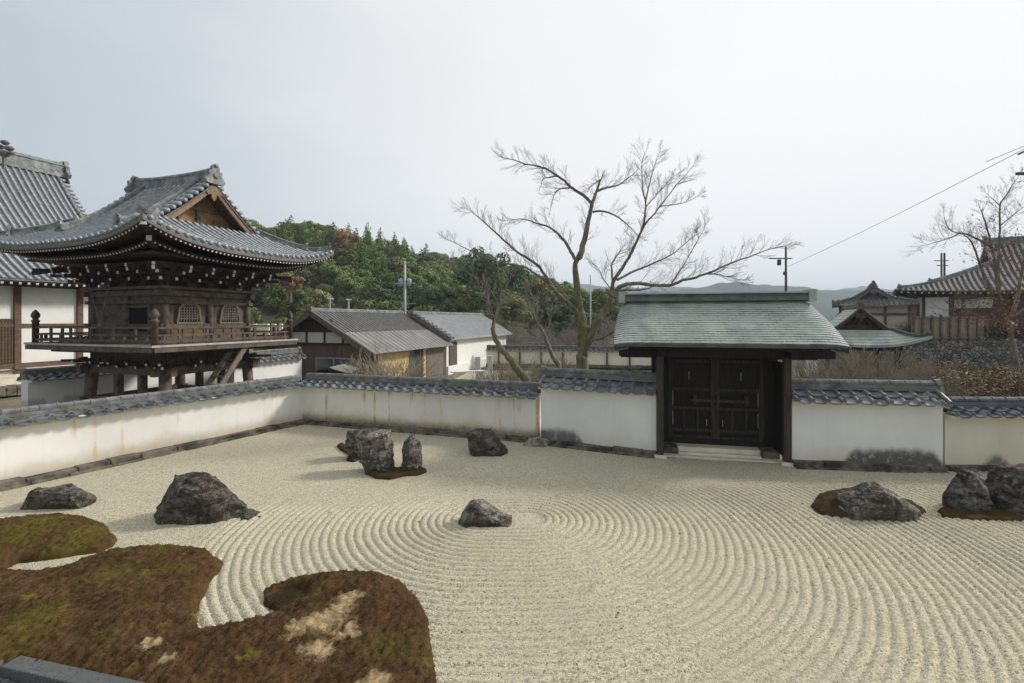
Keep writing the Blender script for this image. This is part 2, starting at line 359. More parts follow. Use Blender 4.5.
def copper_mat(name, rows=True):
    m = bpy.data.materials.new(name); m.use_nodes = True; n, l, b = nodes(m)
    b.inputs['Roughness'].default_value = .55; b.inputs['Specular IOR Level'].default_value = .4
    t = n.new('ShaderNodeTexCoord').outputs['Object']; sp = n.new('ShaderNodeSeparateXYZ'); l.new(t, sp.inputs[0])
    c = nmix(n, l, nstep(n, l, nnoise(n, l, t, 1.1, 5), .38, .62), (.30, .335, .30), (.40, .435, .38))
    c = nmix(n, l, nmath(n, l, 'MULTIPLY', nstep(n, l, nnoise(n, l, t, 6, 6, .7), .5, .7), .5), c, (.43, .46, .39))
    c = nmix(n, l, nmath(n, l, 'MULTIPLY', nstep(n, l, nnoise(n, l, nmap(n, l, t, (1, 1, .35)), .9, 5, .7), .49, .64), .75), c, (.20, .245, .245))
    if rows:
        cb = n.new('ShaderNodeCombineXYZ'); l.new(sp.outputs[0], cb.inputs[0]); l.new(nmath(n, l, 'MULTIPLY', sp.outputs[1], 1.0), cb.inputs[1])
        br = n.new('ShaderNodeTexBrick'); l.new(cb.outputs[0], br.inputs['Vector'])
        br.inputs['Scale'].default_value = 1; br.inputs['Brick Width'].default_value = .22; br.inputs['Row Height'].default_value = ROWY
        br.inputs['Mortar Size'].default_value = .006; br.inputs['Color1'].default_value = (.25, .25, .25, 1); br.inputs['Color2'].default_value = (1, 1, 1, 1)
        br.inputs['Mortar'].default_value = (0, 0, 0, 1); br.inputs['Bias'].default_value = 0
        sc = n.new('ShaderNodeSeparateColor'); l.new(br.outputs[0], sc.inputs[0])
        c = nmix(n, l, nmath(n, l, 'MULTIPLY', nstep(n, l, sc.outputs[0], .6, .2), .40), c, (.20, .235, .22))
        dk = nmath(n, l, 'MULTIPLY', br.outputs['Fac'], nstep(n, l, nnoise(n, l, t, 2.2, 5, .7), .44, .60))
        c = nmix(n, l, nmath(n, l, 'MULTIPLY', dk, .85), c, (.035, .05, .045))
    l.new(c, b.inputs['Base Color']); return m

def leaf_mat(name, a, b_, c3=None, sc=.5):
    m = bpy.data.materials.new(name); m.use_nodes = True; n, l, b = nodes(m)
    b.inputs['Roughness'].default_value = .7; b.inputs['Specular IOR Level'].default_value = .2
    t = n.new('ShaderNodeTexCoord').outputs['Object']
    oi = n.new('ShaderNodeObjectInfo')
    c = nmix(n, l, nstep(n, l, nnoise(n, l, t, sc, 3), .35, .65), a, b_)
    if c3: c = nmix(n, l, nstep(n, l, nnoise(n, l, t, sc*2.7, 3), .52, .66), c, c3)
    hs = n.new('ShaderNodeHueSaturation'); l.new(c, hs.inputs['Color'])
    l.new(nmath(n, l, 'MULTIPLY_ADD', oi.outputs['Random'], .06, .47), hs.inputs['Hue'])
    l.new(nmath(n, l, 'MULTIPLY_ADD', oi.outputs['Random'], .6, .7), hs.inputs['Value'])
    l.new(hs.outputs[0], b.inputs['Base Color'])
    return m

def stonewall_mat():
    m = bpy.data.materials.new('dry_stone_masonry'); m.use_nodes = True; n, l, b = nodes(m)
    b.inputs['Roughness'].default_value = .9
    t = n.new('ShaderNodeTexCoord').outputs['Object']
    vo = n.new('ShaderNodeTexVoronoi'); vo.inputs['Scale'].default_value = 3.4; l.new(t, vo.inputs['Vector'])
    ve = n.new('ShaderNodeTexVoronoi'); ve.feature = 'DISTANCE_TO_EDGE'; ve.inputs['Scale'].default_value = 3.4; l.new(t, ve.inputs['Vector'])
    s = n.new('ShaderNodeSeparateColor'); l.new(vo.outputs['Color'], s.inputs[0])
    c = nmix(n, l, s.outputs[0], (.05, .05, .043), (.20, .185, .155))
    c = nmix(n, l, nstep(n, l, ve.outputs['Distance'], .07, .02), c, (.02, .02, .017))
    l.new(c, b.inputs['Base Color'])
    bp = n.new('ShaderNodeBump'); bp.inputs['Distance'].default_value = .12; l.new(nstep(n, l, ve.outputs['Distance'], 0, .15), bp.inputs['Height'])
    l.new(bp.outputs[0], b.inputs['Normal']); return m

ROWY = .086
M['gravel'] = gravel_mat(); M['moss'] = moss_mat(True)
M['moss_small'] = moss_mat(False)
M['copper'] = copper_mat('verdigris_copper_shingle'); M['copper_plain'] = copper_mat('verdigris_copper_sheet', False)
M['copper_dark'] = mat('dull_dark_copper', (.13, .165, .145), (.07, .085, .075), 4, .6)
M['stonewall'] = stonewall_mat()
M['fence'] = mat('weathered_board_fence', (.26, .205, .14), (.14, .105, .072), 1.2, .9, .3, 10, (6, 6, .3))

# ------------------------------------------------------------- hip-and-gable roofs
def rise(t): return .60*(1-t)+.40*(1-t)**2
def roof(parent, hb, ha, bg, tg, zr, ze, lift=0., pitch=.27, rr_=.06, mt=('tile', 'tile_rib', 'tile_lichen'), courses=.27,
         gable=('wood_gold', 'wood_gold'), ribs=True, ridge=(.26, .45), desc=True, thick=.10, gset=.55, orn=1.0, lp=3.0, bargew=.28, bdrop=.015, band=False, discs=True):
    """ridge along local x. returns fn z(x,y)"""
    def t2z(t): return ze+(zr-ze)*rise(t)
    def lf(x, y): return lift*min(1.2, abs(x)/hb)**lp*min(1.2, abs(y)/ha)**lp
    def xm(t): return bg if t <= tg else bg+(hb-bg)*(t-tg)/(1-tg)
    nc = max(4, int(math.hypot(ha, zr-ze)/courses)); step = .022
    mb = MB()
    def strip_main(sg, x0f, x1f, ts, nx):
        for k in range(len(ts)-1):
            ta, tb = ts[k], ts[k+1]; pr = []
            for t, dz in ((ta, 0), (tb, step)):
                row = []
                for i in range(nx+1):
                    u = i/nx; x = x0f(t)+(x1f(t)-x0f(t))*u; y = sg*ha*t
                    row.append(Vector((x, y, t2z(t)+lf(x, y)+dz)))
                pr.append(row)
            v = pr[0]+pr[1]+[p-Vector((0, 0, step)) for p in pr[1]]; W = nx+1
            mb.add(v, [(i, i+1, W+i+1, W+i) for i in range(nx)]+[(W+i, W+i+1, 2*W+i+1, 2*W+i) for i in range(nx)])
    ts1 = [tg*k/max(2, int(nc*tg)) for k in range(max(2, int(nc*tg))+1)]
    n2 = max(2, int(nc*(1-tg))); ts2 = [tg+(1-tg)*k/n2 for k in range(n2+1)]
    for sg in (-1, 1):
        strip_main(sg, lambda t: -bg, lambda t: bg, ts1, 2)
        strip_main(sg, lambda t: -xm(t), lambda t: xm(t), ts2, 24)
        for k in range(n2):                                            # end skirts
            ta, tb = ts2[k], ts2[k+1]; pr = []; ny = 20
            for t, dz in ((ta, 0), (tb, step)):
                row = []
                for i in range(ny+1):
                    y = ha*t*(2*i/ny-1); x = sg*xm(t); row.append(Vector((x, y, t2z(t)+lf(x, y)+dz)))
                pr.append(row)
            W = ny+1; v = pr[0]+pr[1]+[p-Vector((0, 0, step)) for p in pr[1]]
            mb.add(v, [(i, i+1, W+i+1, W+i) for i in range(ny)]+[(W+i, W+i+1, 2*W+i+1, 2*W+i) for i in range(ny)])
        # skirt continues in under the gable
        mb.add([(sg*bg, -ha*tg, t2z(tg)), (sg*bg, ha*tg, t2z(tg)), (sg*(bg-gset-.1), ha*tg, t2z(tg)+.02), (sg*(bg-gset-.1), -ha*tg, t2z(tg)+.02)], [(0, 1, 2, 3)])
    # underside and eave edge
    for sg in (-1, 1):
        def fu(u, v): x = hb*(2*u-1); y = sg*(ha*.25+ha*.75*v); return Vector((x, y, 0))
        N = 24
        a = []; 
        for i in range(N+1):
            x = hb*(2*i/N-1); zz = ze+lf(x, ha); a += [Vector((x, sg*ha, zz)), Vector((x, sg*ha, zz-thick)), Vector((x*.4, sg*ha*.4, ze+.12*(zr-ze)-thick))]
        mb.add(a, [(3*i, 3*i+1, 3*i+4, 3*i+3) for i in range(N)]+[(3*i+1, 3*i+2, 3*i+5, 3*i+4) for i in range(N)])
        a = []
        for i in range(N+1):
            y = ha*(2*i/N-1); zz = ze+lf(hb, y); a += [Vector((sg*hb, y, zz)), Vector((sg*hb, y, zz-thick)), Vector((sg*hb*.4, y*.4, ze+.12*(zr-ze)-thick))]
        mb.add(a, [(3*i, 3*i+1, 3*i+4, 3*i+3) for i in range(N)]+[(3*i+1, 3*i+2, 3*i+5, 3*i+4) for i in range(N)])
    ro = mb.build('roof', M[mt[0]], parent)
    if band:
        eb = MB()
        for sg in (-1, 1):
            eb.tube([(hb*(2*i/24-1), sg*(ha-.03), ze+lf(hb*(2*i/24-1), ha)-thick-.03) for i in range(25)], .045, 4)
            eb.tube([(sg*(hb-.03), ha*(2*i/24-1), ze+lf(hb, ha*(2*i/24-1))-thick-.03) for i in range(25)], .045, 4)
        eb.build('eave_batten', M['wood_grey'], ro)
    if ribs:
        rb = MB()
        def rib(fn, t0):
            if 1-t0 < .02: return
            pts, rad = [], []
            k0 = int(t0*nc); ts = [t0]+[k/nc for k in range(k0+1, nc) if k/nc > t0+.01]+[1.0]
            for i in range(len(ts)-1):
                p0, p1 = fn(ts[i]), fn(ts[i+1])
                pts += [p0, p1-(p1-p0)*.02]; rad += [rr_*.88, rr_*1.05]
            rb.tube(pts, rad, 6)
            if discs:
                e_ = fn(1.0); d = (fn(1.0)-fn(.97)).normalized(); rb.tube([e_-d*.02, e_+d*.035], rr_*1.25, 8)
        nx = int(hb/pitch)
        for i in range(-nx, nx+1):
            x = (i)*pitch
            if abs(x) > hb-.06: continue
            t0 = 0.02 if abs(x) < bg-.1 else tg+(abs(x)-bg)/(hb-bg)*(1-tg)+.01
            if abs(x) <= bg and abs(x) >= bg-.1: t0 = .02
            for sg in (-1, 1):
                rib(lambda t: Vector((x, sg*ha*t, t2z(t)+lf(x, ha*t)+.035)), max(t0, .02))
        ny = int(ha/pitch)
        for i in range(-ny, ny+1):
            y = i*pitch
            if abs(y) > ha-.06: continue
            t0 = max(tg, abs(y)/ha)+.005
            for sg in (-1, 1):
                rib(lambda t: Vector((sg*xm(t), y, t2z(t)+lf(xm(t), y)+.035)), t0)
        # verge tiles along the gable edges
        nv = max(3, int(ha*tg*1.25/pitch))
        if gable:
            for sg in (-1, 1):
                for sy in (-1, 1):
                    for k in range(nv+1):
                        t = tg*(k+.5)/(nv+1); z = t2z(t)+.05; y = sy*ha*t
                        rb.tube([(sg*(bg-.40), y, z+.03), (sg*(bg+.08), y, z+.0)], rr_*1.25, 8)
        rb.build('round_tiles', M[mt[1]], ro, True)
    # ridges
    rg = MB(); w, h = ridge
    def stack(pts, w, h):
        pts = [Vector(p) for p in pts]
        secs = []
        for i, p in enumerate(pts):
            d = pts[min(i+1, len(pts)-1)]-pts[max(i-1, 0)]; d.z = 0; d.normalize(); s = Vector((-d.y, d.x, 0))
            prof = [(-.62, -.3), (-.62, .12), (-.5, .16), (-.5, .70), (-.60, .72), (-.60, .78), (-.3, .80), (-.28, .95), (0, 1.08), (.28, .95), (.3, .80), (.60, .78), (.60, .72), (.5, .70), (.5, .16), (.62, .12), (.62, -.3)]
            secs.append([p+s*a*w+Vector((0, 0, b*h)) for a, b in prof])
        K = len(secs[0]); v = [q for s_ in secs for q in s_]
        f = [(i*K+k, i*K+k+1, (i+1)*K+k+1, (i+1)*K+k) for i in range(len(secs)-1) for k in range(K-1)]
        f += [tuple(range(K)), tuple((len(secs)-1)*K+k for k in range(K-1, -1, -1))]
        rg.add(v, f)
    def onig(p, d, s):                     # end ornament: shield, horns, roll
        p = Vector(p); d = Vector(d); d.z = 0; d.normalize(); a = math.atan2(d.y, d.x)
        sd_ = Vector((-d.y, d.x, 0))
        out = [(-.5, -.15), (-.62, .05), (-.40, .35), (-.42, .62), (-.26, .60), (-.22, .85), (-.1, .98), (.1, .98), (.22, .85), (.26, .60), (.42, .62), (.40, .35), (.62, .05), (.5, -.15)]
        v = [p+sd_*x*s+Vector((0, 0, z*s))+d*o for o in (-.05*s, .14*s) for x, z in out]; K = len(out)
        rg.add(v, [tuple(range(K)), tuple(range(2*K-1, K-1, -1))]+[(k, (k+1) % K, K+(k+1) % K, K+k) for k in range(K)])
        rg.tube([p+Vector((0, 0, .35*s))+d*.1*s, p+Vector((0, 0, .35*s))+d*.24*s], .16*s, 8)
        rg.tube([p+Vector((0, 0, .8*s))-d*.2*s, p+Vector((0, 0, .95*s))+d*.22*s], .11*s, 8)
    if ridge:
        L = bg+.02
        stack([(x, 0, zr-.02+.10*lift*(abs(x)/L)**3*1.6) for x in [L*(2*i/12-1) for i in range(13)]], w, h)
        for sg in (-1, 1):
            onig((sg*(L+.02), 0, zr-.05), (sg, 0, 0), (h*1.55)*orn)
        w2, h2 = w*.72, h*.58
        for sx in (-1, 1):
            for sy in (-1, 1):
                t_e = .80 if desc else 0
                if desc:
                    xx = sx*(bg-.62); pts = [(xx, sy*ha*t, t2z(t)+lf(xx, ha*t)+.03+(.10*max(0, (t-.55)/.2)**2)*(t > .55)) for t in [.03+(t_e-.08-.03)*k/12 for k in range(13)]]
                    stack(pts, w2, h2); onig(pts[-1], (0, sy, 0), h2*1.5*orn)
                pts = []
                for k in range(13):
                    t = tg+(.97-tg)*k/12; x = sx*xm(t); y = sy*ha*t
                    pts.append((x, y, t2z(t)+lf(x, y)+.03+.14*max(0, (t-.8)/.2)**2))
                cut = 8
                stack(pts[:cut+1], w2, h2); onig(pts[cut], (sx, sy, 0), h2*1.5*orn)
                stack(pts[cut:], w2*.85, h2*.72); onig(pts[-1], (sx, sy, 0), h2*1.2*orn)
        if gable and ribs:                # edge roll along the gables
            for sx in (-1, 1):
                for sy in (-1, 1):
                    for off in (.40,):
                        rg.tube([(sx*(bg-off), sy*ha*t, t2z(t)+.09) for t in [tg*k/8 for k in range(9)]], .07, 7)
        rg.build('ridge_tiles', M[mt[2]], ro, False)
    # gables
    if gable:
        for sx in (-1, 1):
            g = MB(); xx = sx*(bg-gset); n_ = 8
            pts = [(xx, ha*tg*(2*k/(2*n_)-1), t2z(tg*abs(2*k/(2*n_)-1))-.10) for k in range(2*n_+1)]
            v = pts+[(xx, pts[0][1], t2z(tg)-.2), (xx, pts[-1][1], t2z(tg)-.2)]
            g.add(v, [tuple(list(range(2*n_+1))+[2*n_+2, 2*n_+1])])
            gw = g.build('gable_wall', M[gable[0]], parent)
            g = MB()
            for sy in (-1, 1):
                v = []
                for k in range(9):
                    t = tg*k/8; v += [(xx-sx*.02, sy*ha*t, t2z(t)-.13), (sx*(bg-.02), sy*ha*t, t2z(t)-.13)]
                g.add(v, [(2*k, 2*k+1, 2*k+3, 2*k+2) for k in range(8)])
            g.build('verge_soffit', M['wood_warm'], gw)
            g = MB()
            g.box((xx+sx*.05, 0, t2z(tg)+.12), (.09, ha*tg*1.6, .16)); g.box((xx+sx*.05, 0, t2z(tg*.5)-.05), (.07, ha*tg*.85, .12))
            g.box((xx+sx*.05, 0, (zr+t2z(tg))/2-.1), (.08, .16, (zr-t2z(tg))*.8))
            for sy in (-.5, .5): g.box((xx+sx*.04, sy*ha*tg*.7, t2z(tg)+.28), (.07, .12, .3))
            g.build('gable_beam', M[gable[1]], gw)
            for sy in (-1, 1):
                g = MB(); v = []; K = 10
                for k in range(K+1):
                    t = tg*k/K; y = sy*ha*t; z = t2z(t)-bdrop
                    for ox, oz in ((-.10, 0), (0, 0), (0, -bargew*(1+.25*k/K)), (-.10, -bargew*(1+.25*k/K))):
                        v.append((sx*(bg+ox), y, z+oz))
                f = [(4*k+a, 4*k+(a+1) % 4, 4*k+4+(a+1) % 4, 4*k+4+a) for k in range(K) for a in range(4)]+[(0, 1, 2, 3), (4*K, 4*K+3, 4*K+2, 4*K+1)]
                g.add(v, f); bb = g.build('bargeboard', M[gable[1]], parent)
                g = MB()
                g.tube([(sx*(bg+.015), sy*ha*tg*k/K, t2z(tg*k/K)-bdrop+.015) for k in range(K+1)], .032, 5)
                g.build('bargeboard_cap', M['wood_grey'], bb)
            g = MB(); s = .5*(zr-t2z(tg))/1.6+.12; zc = zr-.30-bargew*.7
            out = [(-.12, .35), (-.35, .2), (-.5, -.02), (-.33, -.22), (-.16, -.12), (-.14, -.35), (0, -.52), (.14, -.35), (.16, -.12), (.33, -.22), (.5, -.02), (.35, .2), (.12, .35)]
            v = [(sx*(bg-.02+o), a*s, zc+b*s) for o in (0, .06) for a, b in out]; K = len(out)
            g.add(v, [tuple(range(K)), tuple(range(2*K-1, K-1, -1))]+[(k, (k+1) % K, K+(k+1) % K, K+k) for k in range(K)])
            g.build('gable_pendant', M[gable[1]], parent)
    return t2z, lf

def rafters(parent, hb, ha, wb, wa, ze, lf, pitch=.19, s=.075, drop=.19, z_in=.55, tiers=2, cap='white_end'):
    """two tiers of eave rafters with white painted ends; wb, wa = inner wall half sizes"""
    r = MB(); c = MB()
    for tier in range(tiers):
        f = (1.0, .72)[tier]; dd = drop+(.0, .17)[tier]; inset = .06
        ob, oa = wb+(hb-wb)*f-inset, wa+(ha-wa)*f-inset
        lk = (1, .62)[tier]
        for axis in (0, 1):
            lim = ob if axis == 0 else oa; n_ = int(lim/pitch)
            for i in range(-n_, n_+1):
                q = i*pitch
                for sg in (-1, 1):
                    if axis == 0:
                        x, y = q, sg*oa; z = ze-dd+lf(q*hb/ob, ha)*lk
                        yi = sg*max(wa, oa-(ob-abs(q)) if abs(q) > wb else wa)
                        if abs(q) > wb: yi = sg*min(oa-.08, wa+(abs(q)-wb)/(ob-wb)*(oa-wa))
                        k = (oa-abs(yi))/(oa-wa); p1 = (x, y, z); p0 = (x, yi, z+z_in*k*(oa-wa)/(oa-wa))
                    else:
                        x, y = sg*ob, q; z = ze-dd+lf(hb, q*ha/oa)*lk
                        xi = sg*wb
                        if abs(q) > wa: xi = sg*min(ob-.08, wb+(abs(q)-wa)/(oa-wa)*(ob-wb))
                        k = (ob-abs(xi))/(ob-wb); p1 = (x, y, z); p0 = (xi, y, z+z_in*k)
                    r.beam(p0, p1, s, s)
                    d = (Vector(p1)-Vector(p0)).normalized(); c.beam(Vector(p1)+d*.001, Vector(p1)+d*.012, s*.86, s*.86)
        # eave batten
        for axis in (0, 1):
            for sg in (-1, 1):
                for i in range(24):
                    def pt(i):
                        u = 2*i/24-1
                        if axis == 0: return Vector((u*ob, sg*(oa-.03), ze-dd+s*.8+lf(u*hb, ha)*lk))
                        return Vector((sg*(ob-.03), u*oa, ze-dd+s*.8+lf(hb, u*ha)*lk))
                    r.beam(pt(i), pt(i+1), .09, .07)
    nb = len(r.v); r.m = [0]*len(r.f); r.cm = 1; r.add(c.v, c.f)
    ra = r.build('rafters', (M['wood'], M[cap]), parent); ra['kind'] = 'stuff'

def brackets(name, par, x, y, dx, dy, z, s=1.0, reach=1.0, tiers=3):
    """one stepped bracket set, projecting along (dx,dy)"""
    mb = MB(); ce = MB(); n_ = Vector((dx, dy, 0)); t = Vector((-dy, dx, 0)); n_.normalize(); t.normalize(); b = Vector((x, y, z))
    a = math.atan2(dy, dx)
    mb.box(b, (.30*s, .30*s, .2*s), a)
    for k in range(tiers):
        o = b+n_*(.26*s*k*reach)+Vector((0, 0, .18*s+.24*s*k))
        L = .36*s*(k+1)*reach+.2*s
        mb.box(b+n_*(L/2)+Vector((0, 0, .18*s+.24*s*k)), (L+.1, .12*s, .14*s), a)
        mb.box(o+t*0+n_*.16*s, (.11*s, .85*s, .12*s), a)
        for q in (-.36, 0, .36):
            mb.box(o+t*q*s+n_*.16*s+Vector((0, 0, .12*s)), (.17*s, .17*s, .1*s), a)
        ce.box(b+n_*(L+.056*1)+Vector((0, 0, .18*s+.24*s*k)), (.014, .105*s, .125*s), a)
    if tiers < 3:
        mb.m = [0]*len(mb.f); mb.cm = 1; mb.add(ce.v, ce.f); mb.build(name, (M['wood'], M['white_end']), par); return
    o = b+n_*(.2*s)+Vector((0, 0, .18*s+.24*s*tiers)); e_ = b+n_*(1.25*s*reach)+Vector((0, 0, .24*s*tiers-.22*s))
    mb.beam(o, e_, .12*s, .16*s); d = (e_-o).normalized(); ce.beam(e_+d*.001, e_+d*.015, .105*s, .145*s)
    mb.m = [0]*len(mb.f); mb.cm = 1; mb.add(ce.v, ce.f); mb.build(name, (M['wood'], M['white_end']), par)
# ------------------------------------------------------------- garden walls
WL = [Vector((-13.9, 3.6, 0)), G(0, 489), G(68, 473), G(200, 444.5), G(303, 422)]   # left wall foot
c0 = G(303, 422); a1 = G(538, 441)
l0 = G(-60, 506) 
ldir = (c0-G(30, 481)).normalized(); lstart = c0-ldir*14.5
def wall(name, p0, p1, zt, zc, pm, label, tmat='tile_wall', rmat='ridge_wall', ends=(0, 0), th=.42, seed=1, band=False, foot=.13, facing=1, fo=.10):
    """plastered wall with tiled coping. local x runs p0->p1, local -y faces the garden"""
    p0 = Vector(p0); p1 = Vector(p1); L = (p1-p0).length; a = math.atan2(p1.y-p0.y, p1.x-p0.x)
    rnd = random.Random(seed)
    e = empty(name, (p0.x, p0.y, 0), a); setp(e, label, 'wall')
    b = MB(); b.box((L/2, th/2, (zc+.05-.35)/2), (L, th, zc+.05+.35)); w = b.build('plaster_wall', pm, e)
    if band:
        b = MB(); b.box((L/2, th/2, zc-.03), (L+.004, th+.07, .14)); bevel(b.build('cornice', M['white_wall'], w), .02)
    # stone footing: irregular blocks
    f = MB(); x = 0
    while x < L:
        l_ = rnd.uniform(.35, .9); l_ = min(l_, L-x); h_ = foot*rnd.uniform(.75, 1.15); o = rnd.uniform(-.02, .03)
        f.box((x+l_/2, -.02+o-fo*.4, h_/2-.1), (l_-.015, fo+.1, h_+.2), rnd.uniform(-.01, .01)); x += l_
    bevel(f.build('stone_footing', M['footing'], e), .018, 2)
    f = MB(); x = 0
    while x < L:
        l_ = min(rnd.uniform(.5, 1.3), L-x); f.box((x+l_/2, -.19-fo*.5+rnd.uniform(-.015, .015), -.02+rnd.uniform(-.008, .012)), (l_-.02, .12, .12)); x += l_
    bevel(f.build('edging_stone', M['footing'], e), .015, 2)
    # coping: pantiles both sides
    tw = .335; ov = .30; run = th/2+ov
    zr = zt-.235; ze = zc+.0
    prof = [(-.5, .024), (-.43, .050), (-.35, .062), (-.27, .052), (-.20, .020), (-.12, .002), (.10, -.006), (.34, -.002), (.44, .010), (.50, .028)]
    for side in (-1, 1):
        t_ = MB(); n_ = int(L/tw)+1; rows = 2
        for i in range(n_):
            xc = (i+.5)*L/n_; sc = L/n_
            for r in range(rows):
                u0, u1 = (0, .58) if r == 0 else (.52, 1.0)
                jz = rnd.uniform(-.008, .010); jx = rnd.uniform(-.006, .006); jr = rnd.uniform(-.012, .012)
                v = []
                for uu, lift_ in ((u0, .0 if r == 0 else .0), (u1, .032)):
                    y = th/2+side*run*uu; z = zr+(ze-zr)*uu+lift_+jz-(.02 if r else -.005)
                    v.append([Vector((xc+jx+(q*side*-1)*sc*1.06, y, z+zz+jr*q)) for q, zz in prof])
                lo = [p+Vector((0, -side*.004, -.036)) for p in v[1]]; W = len(prof)
                t_.add(v[0]+v[1]+lo, [(k, k+1, W+k+1, W+k) for k in range(W-1)]+[(W+k, W+k+1, 2*W+k+1, 2*W+k) for k in range(W-1)])
                if r == rows-1:             # round nose under the roll
                    y = th/2+side*run; p = Vector((xc+jx+side*.30*sc, y, ze+.032+jz+.035))
                    t_.tube([p+Vector((0, -side*.05, .01)), p+Vector((0, side*.014, 0))], .036, 8)
        tc_ = t_.build('coping_tiles', M[tmat], e)
        m = MB(); m.box((L/2, th/2+side*(run-.10)/2, ze-.02), (L-.01, run-.1, .06)); m.build('eave_mortar', M['cream_wall'], tc_)
    g = MB(); hh = zt-zr
    for k in range(2):
        g.box((L/2, th/2, zr+.02+.052*k), (L+.02*k, .25-.035*k, .045))
    g.box((L/2, th/2, zr+.06), (L, .16, .14))
    x = 0; cl = .30
    n_ = int(L/cl)
    for i in range(n_):
        x0, x1 = i*L/n_, (i+1)*L/n_; z = zt-.07+rnd.uniform(-.006, .006); y = th/2+rnd.uniform(-.006, .006)
        g.tube([(x0+.004, y, z), (x1-.035, y, z), (x1-.034, y, z), (x1-.002, y, z)], [.072, .074, .086, .084], 9)
    for q, xe in ((0, 0), (1, L)):
        if ends[q]:
            s = -1 if q == 0 else 1
            g.tube([(xe-s*.05, th/2, zt-.07), (xe+s*.07, th/2, zt-.05)], .11, 10)
            g.box((xe+s*.02, th/2, zr+.0), (.09, .34, .22))
            for sy in (-1, 1): g.tube([(xe-s*.06, th/2+sy*k/4*run, zr+.07+(ze-zr)*k/4) for k in range(5)], .05, 7)
    g.build('ridge_tiles', M[rmat], e, False)
    return e

P_left = plaster('stained_white_plaster', (.86, .84, .79), .22, .42, .6, (.72, .46, .18), 3.0, 5, 14, (.22, .22, .19), yellow=.5, soft=.42, mx=(-9, 99))
P_mid = plaster('streaked_cream_plaster', (.80, .78, .70), .17, .75, 1.0, (.60, .36, .09), 7.0, 0, 9, (.11, .11, .10), yellow=.75, soft=.2, mx=(-9, 99))
P_b = plaster('white_plaster_mould_base', (.80, .79, .75), .30, .9, .0, mx=(-1, 1.25), seed=11.0, dcol=(.10, .10, .10), yellow=.25)
P_c = plaster('white_plaster_black_mould', (.80, .79, .75), .34, .92, .0, mx=(1.15, 3.3), seed=23.6, dcol=(.085, .085, .085), yellow=.35)
P_d = plaster('dull_cream_plaster', (.66, .63, .53), .26, .8, .15, mx=(.8, 1.5), seed=31.0, dcol=(.10, .10, .085), yellow=.3)
wall('garden_wall', lstart, c0+ldir*.0, 1.60, 1.28, P_left, 'long low white plaster wall with grey tiled coping running along the left edge of the gravel', seed=2, foot=.14, fo=.22)
wall('garden_wall', c0, a1, 1.67, 1.27, P_mid, 'low cream wall streaked with rust orange runs, between the left corner and the taller white wall', seed=3, foot=.12, fo=.14)
b0 = G(541, 442); b1 = G(657, 456)
wall('garden_wall', b0, b1, 2.12, 1.60, P_b, 'taller white wall with lichened tile coping, immediately left of the dark wooden gate', rmat='ridge_wall', tmat='tile_wall', ends=(1, 0), seed=4, band=True)
d0 = G(791, 465); d1 = G(943, 471)
wall('garden_wall', d0, d1, 2.06, 1.56, P_c, 'taller white wall with black mould at its foot, immediately right of the dark wooden gate', ends=(0, 1), seed=5, band=True)
e0 = G(945, 470.5); e1 = e0+(G(1024, 471)-e0).normalized()*6
wall('garden_wall', e0, e1, 1.68, 1.30, P_d, 'low yellowed wall with dark blue grey coping at the far right, behind the pair of tall rocks', seed=6, tmat='tile_coping_dark', rmat='tile_coping_dark')

# ------------------------------------------------------------- ground sheets
def sheet(name, pts, z, m, kind='structure'):
    b = MB(); b.add([(x, y, z) for x, y in pts], [tuple(range(len(pts)))]); o = b.build(name, m); o['kind'] = kind; return o
b = MB(); b.box((0, 1500, -.8), (6000, 6000, 1.0)); o = b.build('ground', M['soil']); o['kind'] = 'structure'
def smooth(a, b, x):
    t = np.clip((x-a)/(b-a), 0, 1); return t*t*(3-2*t)
# raked gravel: fine grid where it is raked
xs = np.concatenate([np.arange(-13.6, -5.6, .10), np.arange(-5.6, 11.6, .017), np.arange(11.6, 17.5, .12)])
ys = np.concatenate([np.arange(2.0, 3.4, .1), np.arange(3.4, 11.2, .017), np.arange(11.2, 17.9, .09)])
XX, YY = np.meshgrid(xs, ys, indexing='ij')
cA = G(483, 520); cB = cA+Vector((.75, 0, 0))
def nfield(X, Y, sc, seed):
    rs = np.random.RandomState(seed); o = np.zeros_like(X)
    for k in range(7):
        a = rs.uniform(0, 6.28); f = sc*rs.uniform(.5, 2.2); o += np.sin((X*math.cos(a)+Y*math.sin(a))*f+rs.uniform(0, 6.28))/7
    return o
tt = np.clip((XX-cA.x)/(cB.x-cA.x), 0, 1); rr = np.hypot(XX-(cA.x+tt*(cB.x-cA.x)), YY-cA.y)
rr = rr+.05*nfield(XX, YY, .9, 1)+.018*nfield(XX, YY, 3.1, 2)
pitch = .130
ph = rr/pitch*2*math.pi
prof = 1-(np.abs(np.cos(ph/2)))**.62
dlim = np.clip(9.35+.16*XX, 8.9, 11.2)
mask = 1-smooth(dlim-.3, dlim+.45, YY+.25*nfield(XX, YY, .8, 3))
leftm = 1-smooth(4.0, 4.9, rr+.2*nfield(XX, YY, 1.1, 4)); leftm = np.where(XX < -.9, leftm, 1); blend = smooth(-1.6, -.6, XX); leftm = leftm*(1-blend)+blend
mask = mask*leftm
calm = 1-.35*np.exp(-(((XX-1.0)/.75)**2+((YY-7.35)/.45)**2)); mask = mask*calm*smooth(.26, .42, rr)
amp = .038*(1+.3*nfield(XX, YY, 1.7, 9))
ZZ = mask*amp*(1-prof)+ .010*nfield(XX, YY, 2.3, 5)+.006*nfield(XX, YY, 9, 6)
rs = np.random.RandomState(3); ZZ += rs.normal(0, .0026, ZZ.shape)
